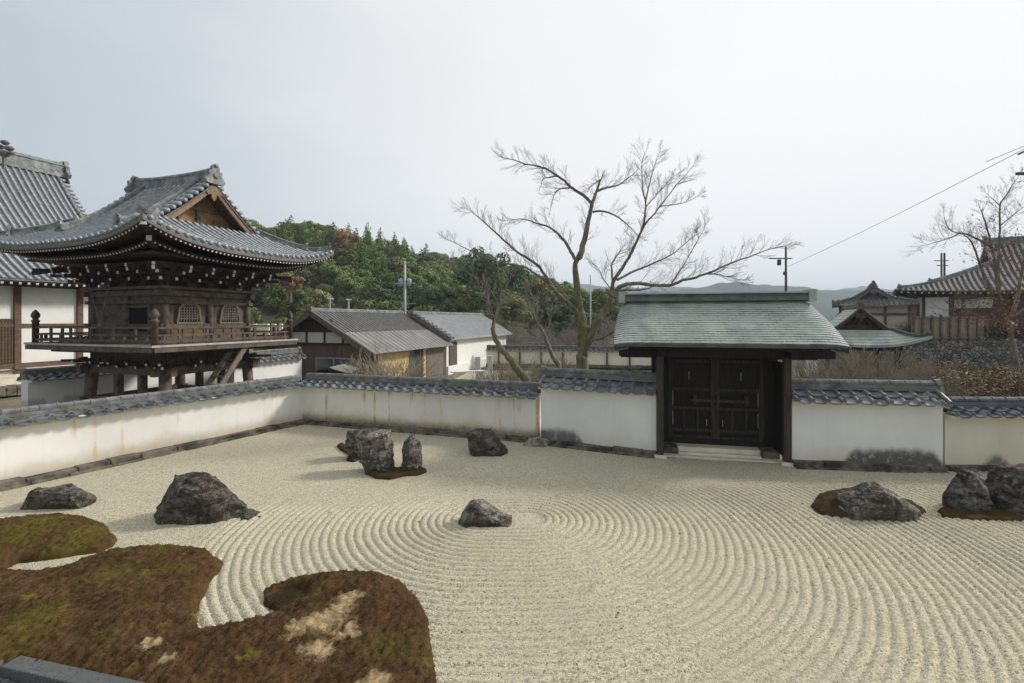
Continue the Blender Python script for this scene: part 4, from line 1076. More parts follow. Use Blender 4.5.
# balcony
DX, DY = 3.30, 3.0
b = MB(); b.box((0, 0, ZB-.04), (2*DX, 2*DY, .08)); dk = b.build('balcony_floor', M['wood_grey'], tw)
b = MB()
for s in (-1, 1): b.box((s*(DX-.02), 0, ZB-.15), (.10, 2*DY-.1, .14)); b.box((0, s*(DY-.02), ZB-.153), (2*DX-.1, .10, .14))
for i in range(-14, 15): b.box((i*.22, 0, ZB-.13), (.07, 2*DY-.2, .1))
b.build('balcony_joists', M['wood_h'], dk)
for x in (-BX, -BX/2, 0, BX/2, BX):
    for q in (-1, 1): brackets('balcony_bracket', tw, x, q*(BY-.1), 0, q, ZB-.95, .62, 1.25, 2)
for y in (-BY/2, 0, BY/2):
    for q in (-1, 1): brackets('balcony_bracket', tw, q*(BX-.1), y, q, 0, ZB-.95, .62, 1.25, 2)
for sx in (-1, 1):
    for sy in (-1, 1): brackets('balcony_bracket', tw, sx*(BX-.1), sy*(BY-.1), sx, sy, ZB-.95, .66, 1.8, 2)
b = MB(); b.box((0, 0, ZB-.28), (2*DX-1.0, 2*DY-1.0, .1)); b.box((0, 0, ZB-.55), (2*BX+.1, 2*BY+.1, .4)); b.build('balcony_purlins', M['wood'], tw)
# railing
for sx in (-1, 1):
    for sy in (-1, 1):
        b = MB(); b.lathe((sx*(DX-.2), sy*(DY-.2), ZB), [(.10, 0), (.10, .74), (.125, .76), (.125, .81), (.085, .83), (.085, .88), (.125, .93), (.13, 1.02), (.08, 1.12), (.02, 1.19)], 14)
        b.build('newel_post', M['wood'] if sx < 0 else M['wood_h'], tw, True)
b = MB()
for z, h in ((.12, .09), (.32, .06), (.56, .07)):
    for s in (-1, 1):
        b.box((s*(DX-.2), 0, ZB+z), (.075, 2*DY-.4, h)); b.box((0, s*(DY-.2), ZB+z+.002), (2*DX-.4, .075, h))
for i in range(-5, 6):
    for s in (-1, 1):
        hh = .5 if i % 2 == 0 else .26
        b.box((s*(DX-.2), i*.5, ZB+.04+hh/2), (.06, .08, hh)); b.box((i*.55, s*(DY-.2), ZB+.04+hh/2), (.08, .06, hh))
b.build('balcony_railing', M['wood_h'], tw)
b = MB()
for s in (-1, 1): b.box((s*(DX+.01), 0, ZB-.02), (.04, 2*DY+.06, .07)); b.box((0, s*(DY+.01), ZB-.0205), (2*DX-.02, .04, .068))
b.build('floor_nosing', M['nosing_slit'], dk)
# lower frame
for sx in (-1, 1):
    for sy in (-1, 1):
        b = MB(); b.tube([(sx*(BX+.12), sy*(BY+.1), -.25), (sx*(BX-.02), sy*(BY-.02), ZB-.8)], .19, 14); b.build('lower_post', M['wood_h'], tw, True)
        b = MB(); b.box((sx*(BX+.12), sy*(BY+.1), -.22), (.6, .6, .3)); bevel(b.build('post_base_stone', M['footing'], tw), .04)
for sx in (-.4, .4):
    for sy in (-1, 1):
        b = MB(); b.box((sx*1.6, sy*(BY-.1), .7), (.22, .22, 2.0)); b.build('inner_post', M['wood_h'], tw)
b = MB()
for s in (-1, 1):
    b.box((s*(BX), 0, ZB-.98), (.22, 2*BY+.9, .3)); b.box((0, s*BY, ZB-.983), (2*BX+.9, .22, .3))
    b.box((s*(BX+.05), 0, .55), (.14, 2*BY+.7, .22)); b.box((0, s*(BY+.04), .553), (2*BX+.8, .14, .22))
b.build('lower_tie_beams', M['wood_h'], tw)
# hanging chain triangle and ladder
b = MB()
A = Vector((-.55, -(BY+.9), 4.75)); B_ = Vector((.55, -(BY+.9), 4.85)); C_ = Vector((.05, -(BY+.9), 3.35))
b.tube([A, C_], .014, 5); b.tube([B_, C_], .014, 5); b.box(C_, (.14, .05, .12)); b.build('striking_rope', M['wood_grey'], tw)
ld = empty('wooden_ladder', tuple(tw.matrix_basis @ Vector((0, 0, 0))), TH); ld.location = (-13.37, 18.96, 0)
setp(ld, 'steep grey wooden ladder leaning up to the bell tower balcony', 'ladder')
l0_, l1_ = Vector((2.9, -1.2, -.3)), Vector((3.15, .3, ZB-.1))
sd_ = Vector((.62, 0, 0))
l0_ = Vector((3.0, -1.75, -.3)); l1_ = Vector((2.9, .55, ZB-.1))
for s in (-1, 1):
    b = MB(); b.beam(l0_+sd_*s*.5, l1_+sd_*s*.5, .07, .2); b.build('ladder_rail', M['wood_grey'], ld)
for k in range(1, 10):
    b = MB(); p = l0_.lerp(l1_, k/10); b.box(p, (.62, .2, .04)); b.build('ladder_rung', M['wood_grey'], ld)

# sleeve walls either side of the tower
def tl(x, y, z=0): return Vector((-13.37, 18.96, 0))+bv*x+av*y+Vector((0, 0, z))
P_cl = plaster('plain_white_plaster', (.80, .79, .77), .1, .4, .0, seed=41.)
wall('sleeve_wall', tl(-4.4, -2.4), tl(-4.4, 5.2), 1.62, 1.18, P_cl, 'low white tiled wall at the far left, passing behind the bell tower posts', ends=(1, 0), seed=21)
wall('sleeve_wall', tl(.97, 1.9), tl(.97, 5.75), 2.12, 1.62, P_cl, 'bright white tiled wall between the bell tower ladder and the brown plank house', ends=(0, 1), seed=22)


# ------------------------------------------------------------- main hall at the far left
hc = Vector((-25.8, 25, 0))-bv*7+av*(-4.6)
hl = empty('main_hall', tuple(hc), math.atan2(av.y, av.x)); setp(hl, 'large white-walled timber hall with high grey tiled roof at the left edge', 'temple hall')
hz, hlf = roof(hl, 13.6, 8.5, 10.2, .45, 13.3, 5.55, .5, .34, .085, courses=.34, gable=('white_wall', 'wood_h'), desc=False, ridge=(.5, .75), orn=.9)
rafters(hl, 13.6, 8.5, 11.2, 7.0, 5.55, hlf, .34, .12, .22, .5, 1)
b = MB(); b.box((0, -6.9, 3.35), (22.4, .2, 5.4)); b.box((11.1, 0, 3.35), (.2, 13.8, 5.4)); b.box((-11.1, 0, 3.35), (.2, 13.8, 5.4)); b.box((0, 6.9, 3.35), (22.4, .2, 5.4))
b.build('plaster_wall', M['white_wall'], hl)
b = MB()
for x in [11.1]+[10.1-2.75*k for k in range(8)]:
    b.box((x, -7.03, 3.3), (.27, .22, 5.3))
for z, h in ((3.22, .17), (1.15, .2), (5.35, .2), (.2, .2)): b.box((0, -7.02, z), (22.2, .16, h))
b.box((0, -7.04, .98-.1), (22.2, .2, .10))
b.build('timber_frame', M['wood_warm'], hl)
# lattice shutter panel on the bays toward the camera
for k in (2, 3, 4):
    x = 10.1-2.75*(k+.5); b = MB()
    b.box((x, -7.03, 2.42), (2.46, .05, 2.3)); o = b.build('lattice_panel', M['fence'], hl); b = MB()
    for i in range(20): b.box((x-1.16+i*.122, -7.08, 2.42), (.035, .05, 2.3))
    for i in range(14): b.box((x, -7.082, 1.35+i*.165), (2.44, .045, .03))
    b.build('lattice_bars', M['wood_warm'], o)
b = MB(); b.box((0, 0, .2), (24.2, 15.6, 1.0)); bevel(b.build('stone_podium', M['step_stone'], hl), .03)
b = MB()
rr0 = random.Random(3)
for i in range(60):
    b.box((-12+i*.4, -8.3, .0), (.38, 1.0, .45+rr0.uniform(-.04, .04)))
bevel(b.build('podium_edge_stones', M['footing'], hl), .03)
pz = P(3, 146, 28)
b = MB(); rt = P(4, 160, 28)
for dx, dz, s in ((0, 0, .30), (.3, .32, .24), (-.25, .42, .22), (.05, .66, .22), (.42, .05, .16), (-.35, .1, .2)):
    q = rt+Vector((dx, 0, dz+.35)); b.lathe(q-Vector((0, 0, s*.6)), [(s*.3, 0), (s*.8, s*.3), (s, s*.7), (s*.7, s*1.1), (s*.1, s*1.3)], 8)
b.beam(rt-Vector((0, 0, .5)), rt+Vector((0, 0, .5)), .12, .12)
o = b.build('ridge_finial', M['tile_dark'], None); o.parent = hl; o.matrix_parent_inverse = Matrix.Translation(hl.location) @ Matrix.Rotation(hl.rotation_euler.z, 4, 'Z'); o.matrix_parent_inverse.invert()

# ------------------------------------------------------------- plank house and storehouse
def gable_house(name, label, apex, hw, L, zr, ze, wallm, roofm, gm, z0=-.3, over=.5, ribp=.28, front=None, ang=None, rr2=.04, ow=None, ridge_m='tile_lichen'):
    """ridge along +a from the apex of the near gable; local x = a, local y = -b (visible side is -y... )"""
    e = empty(name, (apex.x, apex.y, 0), math.atan2(av.y, av.x)); setp(e, label, 'house')
    def z(t): return ze+(zr-ze)*(1-t)
    b = MB()
    for sg in (-1, 1):
        v = []
        for x in (-over, L+over):
            for t in (0, 1): v += [(x, sg*hw*t, z(t)), (x, sg*hw*t, z(t)-.12)]
        b.add(v, [(0, 2, 6, 4), (1, 5, 7, 3), (2, 3, 7, 6), (0, 1, 3, 2), (4, 6, 7, 5)])
    ro = b.build('roof', M[roofm[0]], e)
    b = MB(); n_ = int((L+2*over)/ribp)
    for i in range(n_+1):
        x = -over+i*(L+2*over)/n_
        for sg in (-1, 1): b.tube([(x, sg*hw*.02, z(.02)+.01), (x, sg*hw, z(1)+.01)], rr2, 5)
    b.build('roof_ribs', M[roofm[1]], ro)
    b = MB(); b.box((L/2, 0, zr+.02), (L+2*over+.1, .24, .12)); b.tube([(-over-.08, 0, zr+.09), (L+over+.08, 0, zr+.09)], .07, 8)
    for x in (-over-.05, L+over+.05): b.box((x, 0, zr+.08), (.12, .3, .3))
    b.build('ridge_tiles', M[ridge_m], ro)
    ww = ow or hw-.55
    zt = z(ww/hw)-.1
    b = MB(); b.box((L/2, -ww, (z0+zt)/2), (L, .12, zt-z0)); b.box((L/2, ww, (z0+zt)/2), (L, .12, zt-z0))
    b.build('side_wall', M[wallm], e)
    for x in (0, L):
        b = MB(); v = [(x+o, y, zz) for o in (-.06, .06) for y, zz in ((-ww-.06, z0), (ww+.06, z0), (ww+.06, zt), (0, z(0)-.14), (-ww-.06, zt))]
        b.add(v, [(0, 1, 2, 3, 4), (9, 8, 7, 6, 5), (0, 5, 6, 1), (1, 6, 7, 2), (2, 7, 8, 3), (3, 8, 9, 4), (4, 9, 5, 0)]); b.build('gable_wall', M[gm], e)
    for sg in (-1, 1):
        b = MB(); b.beam((-over-.02, 0, zr-.12), (-over-.02, sg*hw, ze-.12), .08, .28); b.build('bargeboard', M['wood_grey'], e)
    return e, z, ww
ap = P(317, 313, 26)
hs, z_, ww = gable_house('plank_house', 'brown plank-clad house with two-tone grey roof and yellow side wall behind the low wall', ap, 3.85, 8.0, 4.0, 1.85, 'yellow_wall', ('tile_dark', 'tile_dark'), 'plank')
# local -y is the side toward +b (right)
b = MB(); zz0 = z_(.55)
v = [(x, -3.85*t, z_(t)+.05) for x in (-.5, 8.5) for t in (.56, 1.04)]; b.add(v, [(0, 1, 3, 2)])
v2 = [(x, y, z-.04) for x, y, z in v]; b.add(v2, [(0, 2, 3, 1)]); b.add([v[1], v[3], v2[3], v2[1]], [(0, 1, 2, 3)]); b.add([v[0], v[1], v2[1], v2[0]], [(0, 1, 2, 3)])
for i in range(21): x = -.5+i*.45; b.tube([(x, -3.85*.56, z_(.56)+.06), (x, -3.85*1.04, z_(1.04)+.06)], .018, 4)
b.build('metal_eave_roof', M['metal_roof'], hs)
# gable dressing: white panels, beams, window, post
gx = -.075
b = MB(); b.box((gx, 0, 2.55), (.03, 4.6, .62)); b.build('white_panel', M['white_wall'], hs)
b = MB(); b.box((gx-.03, 0, 2.22), (.08, 5.8, .12)); b.box((gx-.03, 0, 2.9), (.08, 3.4, .1))
for y in (-1.8, -.6, .6, 1.8): b.box((gx-.03, y, 2.55), (.08, .1, .7))
b.box((gx-.02, 0, 3.25), (.05, 2.2, .55))
b.build('gable_timber', M['wood'], hs)
b = MB(); b.box((gx, -1.2, .95), (.05, 2.3, 1.0)); w = b.build('window', M['glass'], hs)
b = MB(); 
for y in (-2.35, -1.2, -.05): b.box((gx-.03, y, .95), (.06, .07, 1.06))
for z in (.44, 1.47): b.box((gx-.03, -1.2, z), (.06, 2.36, .07))
b.build('window_frame', M['grey_metal'], w)
b = MB(); b.tube([(gx-.4, 1.4, -.3), (gx-.4, 1.4, 1.9)], .07, 8); b.build('drain_pipe', M['grey_metal'], hs)
b = MB(); b.box((4.9, -ww-.08, .8), (1.1, .05, 1.9)); b.build('door', M['wood'], hs)
b = MB(); b.box((.35, -ww-.08, .8), (.7, .05, 1.9)); b.build('door', M['wood'], hs)
b = MB(); b.box((7.0, -ww-.08, .75), (2.2, .06, 2.1)); b.build('grey_panel', M['wood_grey'], hs)
b = MB(); b.box((4.1, -ww-.09, .85), (.5, .03, 1.5)); b.build('window_pane', M['glass'], hs)
b = MB(); b.beam((-1.5, -4.3, .35), (-1.6, -1.6, .75), 1.6, .05, (1, 0, 0)); 
for q in (0,):
    pass
b = MB()
for x in (1.0, 2.6):
    b.tube([(x, 0, 4.05), (x, 0, 4.75)], .05, 6); b.box((x, 0, 4.72), (.5, .05, .05))
b.build('roof_vent_pipe', M['grey_metal'], hs)
apx = Vector((-6.87, 34, 0))
st, z2, w2 = gable_house('storehouse', 'white plastered storehouse with pale grey tiled roof behind the leaning mossy tree', apx, 3.0, 11.8, 3.98, 2.25, 'white_wall', ('tile_pale', 'tile_pale'), 'cream_wall', ribp=.30, rr2=.03, over=.35)
b = MB()
for i in range(10):
    t = i/9
    b.tube([(-.45, -3.0*t, z2(t)+.06), (.1, -3.0*t, z2(t)+.06)], .10, 8)
b.build('verge_tiles', M['tile'], st)
b = MB(); b.box((.9, -w2-.09, .95), (1.2, .06, 2.0)); b.build('storehouse_door', M['wood_h'], st)
b = MB(); b.box((5.9, -w2-.12, .0), (11.8, .12, .6)); b.build('skirting', M['white_wall'], st)

# ------------------------------------------------------------- green pavilion, small gabled building, temple, terrace
pc = Vector((15.2, 21.4, 0))
pv = empty('copper_roofed_pavilion', tuple(pc), R(-115)); setp(pv, 'small pavilion with flared green copper hip-and-gable roof, right behind the gate', 'pavilion')
roof(pv, 2.6, 2.02, 1.5, .52, 4.05, 2.48, .40, gable=('wood', 'wood'), ribs=False, mt=('copper_plain', 'tile', 'copper_dark'), courses=.2, ridge=(.18, .16), desc=False, gset=.35, thick=.08, lp=2.4, bargew=.15)
for sx in (-1, 1):
    for sy in (-1, 1):
        b = MB(); b.box((sx*1.6, sy*1.2, 1.1), (.16, .16, 2.8)); b.build('post', M['wood'], pv)
b = MB()
for s in (-1, 1): b.box((s*1.6, 0, 2.35), (.14, 2.7, .2)); b.box((0, s*1.2, 2.34), (3.6, .14, .2))
b.build('beams', M['wood'], pv)
b = MB(); b.box((.6, -.3, .5), (.12, 2.6, 1.6)); b.build('back_wall', M['wood_h'], pv)
sg_ = empty('gabled_hall', (31.6+1.35, 42+1.98, 0), R(-124)); setp(sg_, 'distant small hall with dark gable peak above the green pavilion roof', 'hall')
roof(sg_, 3.6, 3.0, 2.4, .58, 6.45, 4.75, .2, gable=('wood_grey', 'tile_dark'), ribs=True, pitch=.35, mt=('tile_dark', 'tile_dark', 'tile_dark'), ridge=(.25, .35), desc=False, discs=False)
b = MB(); b.box((0, 0, 2.5), (5.6, 4.9, 4.6)); b.build('wall', mat('faded_pinkish_plaster', (.50, .42, .36), (.42, .36, .31), 1), sg_)
b = MB()
for y in (-2.4, -.8, .8, 2.4): b.box((2.85, y, 2.6), (.12, .18, 4.4))
b.box((2.85, 0, 4.0), (.14, 5.2, .2)); b.build('timber_frame', M['wood_h'], sg_)

tp = empty('temple_hall', (36.7+.839*11+.545*7, 46-.545*11+.839*7, 0), R(-33)); setp(tp, 'temple hall with pale-ribbed brown tiled roof at the right edge behind the maple', 'temple hall')
tz, tlf = roof(tp, 11.0, 7.0, 3.3, .35, 11.0, 6.1, .3, .40, .10, mt=('tile_red_pan', 'tile_red', 'tile_lichen'), courses=.5, gable=('wood', 'wood_grey'), desc=False, ridge=(.5, .6))
rafters(tp, 11.0, 7.0, 9.2, 5.4, 6.1, tlf, .5, .14, .22, .4, 1)
b = MB(); b.box((0, 0, 4.0), (18.4, 10.8, 4.4)); b.build('wall', M['wood_h'], tp)
b = MB(); b.box((-8.0, -5.43, 4.3), (2.2, .05, 2.7)); b.build('white_panel', M['white_wall'], tp)
b = MB(); b.box((-5.2, -5.43, 5.0), (2.6, .05, .8)); b.build('paper_screen', M['cream_wall'], tp)
b = MB()
for x in (-9.1, -8.7, -5.9, -2.8, 0, 3): b.box((x, -5.5, 3.9), (.22, .2, 4.0))
b.box((0, -5.5, 5.8), (18.5, .2, .25)); b.build('timber_frame', M['wood'], tp)
# raised terrace with stone retaining wall
b = MB(); b.box((27.2+30, 36.95+20, .72), (60, 40, 2.2)); o = b.build('terrace', M['soil']); o['kind'] = 'structure'
b = MB(); b.grid(lambda u, v: Vector((25.5+u*34, 36.1+.35*v+.06*noise.noise(Vector((u*60, v*8, 0))), -.4+2.27*v)), 110, 8); o = b.build('stone_retaining_wall', M['stonewall']); setp(o, 'dark dry-stone retaining wall below the board fence at the right', 'stone wall')
fe = empty('board_fence', (0, 0, 0)); setp(fe, 'weathered tan board fence on the stone wall before the right temple', 'fence')
b = MB()
x = 31.1; rf = random.Random(2)
while x < 36.7: b.box((x, 37.2, 2.8+rf.uniform(-.02, .02)), (.27, .05, 1.95)); x += .28
b.build('boards', M['fence'], fe)
for k in range(9):
    b = MB(); b.box((31.05+k*.71, 37.13, 2.85), (.14, .12, 2.1)); b.build('fence_post', M['wood_h'], fe)
b = MB(); b.box((33.9, 37.12, 3.7), (5.8, .1, .1)); b.box((33.9, 37.12, 2.1), (5.8, .1, .1)); b.build('fence_rail', M['wood_grey'], fe)
sheet('path', [(27, 29.5), (60, 29.5), (60, 35.6), (27, 35.6)], -.29, M['path'])
b = MB(); b.grid(lambda u, v: Vector((24+u*36, 29.2+.2*v, -.35+.35*v)), 10, 1); 
# far boundary wall behind the cherry tree
fw = wall('boundary_wall', (-2.0, 37.5, 0), (16.5, 34.5, 0), 1.55, 1.1, M['cream_wall'], 'far cream boundary wall with grey coping and dark posts, seen behind the big bare tree', seed=31, tmat='tile_dark', rmat='tile_dark')
for k in range(11):
    b = MB(); b.box((1.0+k*1.65, -.12, .45), (.12, .14, 1.5)); b.build('timber_post', M['wood_h'], fw)
sheet('path', [(-4, 28.5), (14, 24.5), (15, 33.5), (-3, 36.5)], -.292, mat('pale_sandy_yard', (.48, .42, .30), (.40, .35, .25), .5, .95))
# low garden furniture in the yard
def bench(p, L, h, a, label, m='concrete_pole', slats=False):
    e = empty('bench', (p.x, p.y, -.3), a); setp(e, label, 'bench')
    b = MB(); b.box((0, 0, h), (L, .45, .07)); b.build('seat', M[m], e)
    for s in (-1, 1):
        b = MB(); b.box((s*L*.4, 0, h/2), (.09, .4, h)); b.build('leg', M[m], e)
bench(P(449, 372, 24), 1.9, .75, .5, 'dark stone table beside the storehouse, left one', 'granite')
bench(P(430, 372, 22.6), 1.2, .95, .35, 'white slanted bench behind the low wall, by the yellow house', 'white_wall')
bench(P(468, 368, 28), 2.0, .8, .35, 'pale bench with dark legs along the white storehouse', 'white_wall')
bench(P(383, 372, 22.0), .6, 1.0, .2, 'small white stand in front of the yellow wall', 'white_wall')
for i, (px, py, D) in enumerate(((478, 364, 30), (490, 362, 31))):
    q = P(px, py, D); b = MB(); b.box((q.x, q.y, .45), (.3, .3, 1.5)); o = b.build('stone_post', M['concrete_pole']); setp(o, ('pale square stone post near the storehouse, left of two', 'pale square stone post near the storehouse, right of two')[i], 'post')
q = P(335, 371, 21.3); b = MB()
b.add([(q.x-1.35, q.y, 1.12), (q.x-.2, q.y-.2, 1.42), (q.x+.55, q.y-.1, 1.15), (q.x-1.2, q.y+1.5, 1.12), (q.x-.1, q.y+1.4, 1.42), (q.x+.7, q.y+1.5, 1.15)], [(0, 1, 4, 3), (1, 2, 5, 4)])
b.box((q.x-.3, q.y+.7, .4), (1.5, 1.3, 1.5)); o = b.build('lean_to_shed', M['metal_roof']); setp(o, 'low shed with pale sheet roof in front of the plank house', 'shed')
# white sign boards glimpsed through the gap right of the gate
q = P(812, 360, 20); b = MB(); b.box((q.x, q.y, 1.55), (.5, .06, 1.0)); b.box((q.x, q.y+.03, .6), (.08, .06, 1.9)); o = b.build('notice_board', M['white_wall']); setp(o, 'plain white notice board glimpsed just right of the gate post', 'notice board')
q = P(795, 366, 24); e = empty('railing', (q.x, q.y, -.3), .1); setp(e, 'pale grey metal railing glimpsed between gate post and white board', 'railing')
b = MB(); b.box((0, 0, 1.95), (2.2, .05, .06)); b.box((0, 0, 1.5), (2.2, .05, .05))
for k in range(12): b.box((-1.05+k*.19, 0, 1.2), (.03, .03, 1.6))
b.build('bars', M['grey_metal'], e)

# white grave markers on the slope, behind the tower balcony
for i, (px, w_) in enumerate(((250, .5), (255, .35), (261, .5), (266, .5), (274, .35), (281, .3))):
    q = P(px, 326, 44); b = MB(); b.box((q.x, q.y, 2.4), (w_, w_*.8, 1.5)); b.box((q.x, q.y, 1.4), (w_*1.5, w_*1.4, .7)); b.box((q.x, q.y, .4), (w_*2, w_*2, 1.6)); o = bevel(b.build('grave_marker', M['step_stone']), .02)
    setp(o, 'pale stone grave marker in the row above the tower balcony rail', 'gravestone', 'grave markers behind the bell tower')

# ------------------------------------------------------------- poles and cable
def pole(name, px, ytop, ybot, D, r, m, label, zb=-.3):
    p = P(px, ytop, D); e = empty(name, (p.x, p.y, zb)); setp(e, label, 'utility pole')
    b = MB(); b.tube([(0, 0, 0), (0, 0, p.z-zb)], [r*1.2, r*.85], 10); b.build('shaft', m, e, True); return e, p.z-zb
pe, h = pole('utility_pole', 405, 261, 320, 45, .115, M['concrete_pole'], 'pale concrete utility pole with twin transformer boxes in front of the wooded hill')
for s in (-1, 1):
    b = MB(); b.lathe((s*.40, 0, h-2.35), [(.20, 0), (.21, .6), (.17, .66), (.05, .72)], 10); b.build('transformer', M['grey_metal'], pe, True)
b = MB(); b.box((0, 0, h-2.1), (1.9, .1, .1)); b.box((0, 0, h-.15), (.9, .08, .08)); b.box((.3, 0, h-4.0), (1.4, .08, .06)); b.beam((-.05, 0, h-4.1), (-1.9, .3, h-6.0), .12, .12); b.build('crossarm', M['grey_metal'], pe)
pe2, h2 = pole('utility_pole', 786, 247, 292, 42, .11, M['dark_metal'], 'thin dark utility pole with one crossarm rising behind the gate roof')
b = MB(); b.box((-.55, 0, h2-1.0), (1.9, .09, .09)); b.box((.1, 0, h2-1.0), (.9, .07, .07)); b.tube([(-.6, 0, h2-1.6), (-.6, 0, h2-1.1)], .16, 8); b.box((-.15, 0, h2-2.3), (.14, .14, .3)); b.build('crossarm', M['dark_metal'], pe2)
pe3, h3 = pole('utility_pole', 941.5, 253, 275, 62, .12, M['dark_metal'], 'short twin-topped pole showing over the right temple roof', 0)
b = MB(); b.tube([(.38, 0, 2), (.38, 0, h3)], .12, 8); b.box((0, 0, h3-1.0), (1.9, .1, .1)); b.box((.1, 0, h3-1.6), (1.4, .1, .1)); b.build('second_shaft', M['dark_metal'], pe3)
pe4, h4 = pole('utility_pole', 590.5, 275, 330, 52, .08, M['concrete_pole'], 'thin grey pole behind the big bare tree')
A = P(788, 266.5, 42); Bq = P(1062, 129, 19)
b = MB(); pts = []
for k in range(31):
    t = k/30; p = A.lerp(Bq, t); p.z -= 4*.16*t*(1-t); pts.append(p)
b.tube(pts, .013, 5); b.tube([pts[-4]+Vector((-.9, .1, -.17)), pts[-3]+Vector((0, 0, .12)), pts[-1]+Vector((.2, 0, .2))], .013, 5)
p = P(1021, 153, 20.6); b.box(p, (.26, .07, .07), 0, 0, -.45)
o = b.build('overhead_cable', M['wire']); setp(o, 'black overhead cable rising to the upper right corner from the dark pole', 'cable')
pe5, h5 = pole('utility_pole', 1064, 120, 300, 18.8, .14, M['concrete_pole'], 'roadside utility pole whose cable end and bracket reach the right edge')
b = MB(); b.box((-.9, 0, h5-2.1), (1.9, .1, .1)); b.build('crossarm', M['dark_metal'], pe5)
# ------------------------------------------------------------- wooded hill and far mountains
RID = [(-200, 236), (120, 238), (230, 240), (262, 242), (300, 240), (340, 246), (372, 254), (404, 262), (440, 272), (480, 276), (520, 279), (550, 291), (580, 299), (620, 306), (660, 309), (720, 314), (900, 318)]
def ridge_y(px):
    for (x0, y0), (x1, y1) in zip(RID, RID[1:]):
        if px <= x1: return y0+(y1-y0)*max(0, (px-x0))/(x1-x0)
    return RID[-1][1]
DN, DF = 58., 118.
def hill_h(x, y):
    px = CX+x/max(y, 1)*F; zr = CH-(ridge_y(px)-HY)/F*DF
    t = (y-DN)/(DF-DN); 
    if t <= 0: return -.6
    if t <= 1: k = t**.85
    else: k = 1-.25*(t-1)
    return -.6+(zr+.6)*k+.8*noise.noise(Vector((x*.06, y*.06, 0)))*min(1, t*2)
b = MB(); b.grid(lambda u, v: (lambda x, y: Vector((x, y, hill_h(x, y))))((-175+u*245), 56+v*100), 120, 50)
o = b.build('hill', M['soil'], None, True); o['kind'] = 'structure'
def crown_mesh(name, kind, h, r, m, seed, n=1500, leaf=.33):
    rnd = random.Random(seed); b = MB()
    b.cm = 0; b.tube([(0, 0, -1), (0, 0, h*.8)], [r*.10, .04], 6)
    b.cm = 1; blobs = []
    if kind == 'cone':
        for k in range(26):
            t = (k+.5)/26; z = h*(.16+.86*t); rr_ = r*(1-t)**.75*rnd.uniform(.72, 1.1)+.06
            for q in range(max(2, int(7*(1-t))+1)):
                a = rnd.uniform(0, 6.28); blobs.append((rr_*.62*math.cos(a), rr_*.62*math.sin(a), z-.1*rr_, rr_*.5+.1, rr_*.3+.15))
    else:
        for k in range(18):
            a = rnd.uniform(0, 6.28); q = math.sqrt(rnd.random())*r*.72; z = h*rnd.uniform(.38, .84)*(1-.20*(q/r)**2)
            s = r*rnd.uniform(.24, .46); blobs.append((q*math.cos(a), q*math.sin(a), z, s, s*.75))
    tot = sum(q[3]**2 for q in blobs)
    for bx, by, bz, s, sz in blobs:
        for i in range(int(n*s*s/tot)+1):
            d = Vector((rnd.gauss(0, 1), rnd.gauss(0, 1), rnd.gauss(0, 1)+.25)).normalized(); q = rnd.uniform(.72, 1.08)
            c = Vector((bx+d.x*s*q, by+d.y*s*q, bz+d.z*sz*q)); l_ = leaf*rnd.uniform(.6, 1.25)
            t = d.cross(Vector((rnd.uniform(-1, 1), rnd.uniform(-1, 1), rnd.uniform(-1, 1)))).normalized(); u = (d+t*.0+Vector((rnd.uniform(-.6, .6), rnd.uniform(-.6, .6), rnd.uniform(-.6, .6)))).cross(t).normalized()
            w = t*l_*.5; hh = u*l_*.5; b.add([c-w-hh*.3, c-hh+w*.2, c+w-hh*.1, c+w*.2+hh, c-w*.5+hh*.7], [(0, 1, 2, 3, 4)])
    me_ = bpy.data.meshes.new(name); me_.from_pydata(b.v, [], b.f); me_.materials.append(M['bark']); me_.materials.append(m)
    me_.polygons.foreach_set('material_index', b.m); me_.update(); return me_
L_cedar = leaf_mat('dark_cedar_foliage', (.085, .13, .030), (.15, .20, .042), (.19, .21, .055))
L_green = leaf_mat('mixed_green_foliage', (.105, .15, .042), (.185, .215, .06), (.225, .215, .075))
L_dark = leaf_mat('deep_green_foliage', (.058, .085, .034), (.10, .125, .045))
L_olive = leaf_mat('olive_foliage', (.15, .155, .055), (.22, .20, .08), (.25, .205, .10))
L_orange = leaf_mat('russet_foliage', (.30, .17, .09), (.36, .22, .12), (.20, .17, .07))
protos = {}
for i in range(3):
    protos['c', i] = crown_mesh('cedar_tree', 'cone', 7.5, 2.1, L_cedar, 10+i, 2600, .30)
    protos['g', i] = crown_mesh('broadleaf_tree', 'round', 6.0, 3.1, L_green, 20+i, 2600, .34)
    protos['d', i] = crown_mesh('evergreen_tree', 'round', 6.0, 3.1, L_dark, 30+i, 2600, .34)
    protos['o', i] = crown_mesh('olive_tree', 'round', 6.0, 2.9, L_olive, 40+i, 2000, .34)
protos['r', 0] = protos['r', 1] = protos['r', 2] = crown_mesh('autumn_tree', 'round', 6.0, 2.8, L_orange, 50, 2200, .34)
GN = {'c': ('cedar_tree', 'dark green conifer growing in the dense wood on the hill', 'conifers on the wooded hill'),
      'g': ('broadleaf_tree', 'mid green leafy tree growing in the dense wood on the hill', 'green broadleaf trees on the wooded hill'),
      'd': ('evergreen_tree', 'deep green round evergreen growing in the dense wood on the hill', 'dark evergreens on the wooded hill'),
      'o': ('olive_tree', 'yellowish olive tree growing in the dense wood on the hill', 'olive coloured trees on the wooded hill'),
      'r': ('autumn_tree', 'russet autumn tree growing in the dense wood on the hill', 'russet trees on the wooded hill')}
rt = random.Random(77)
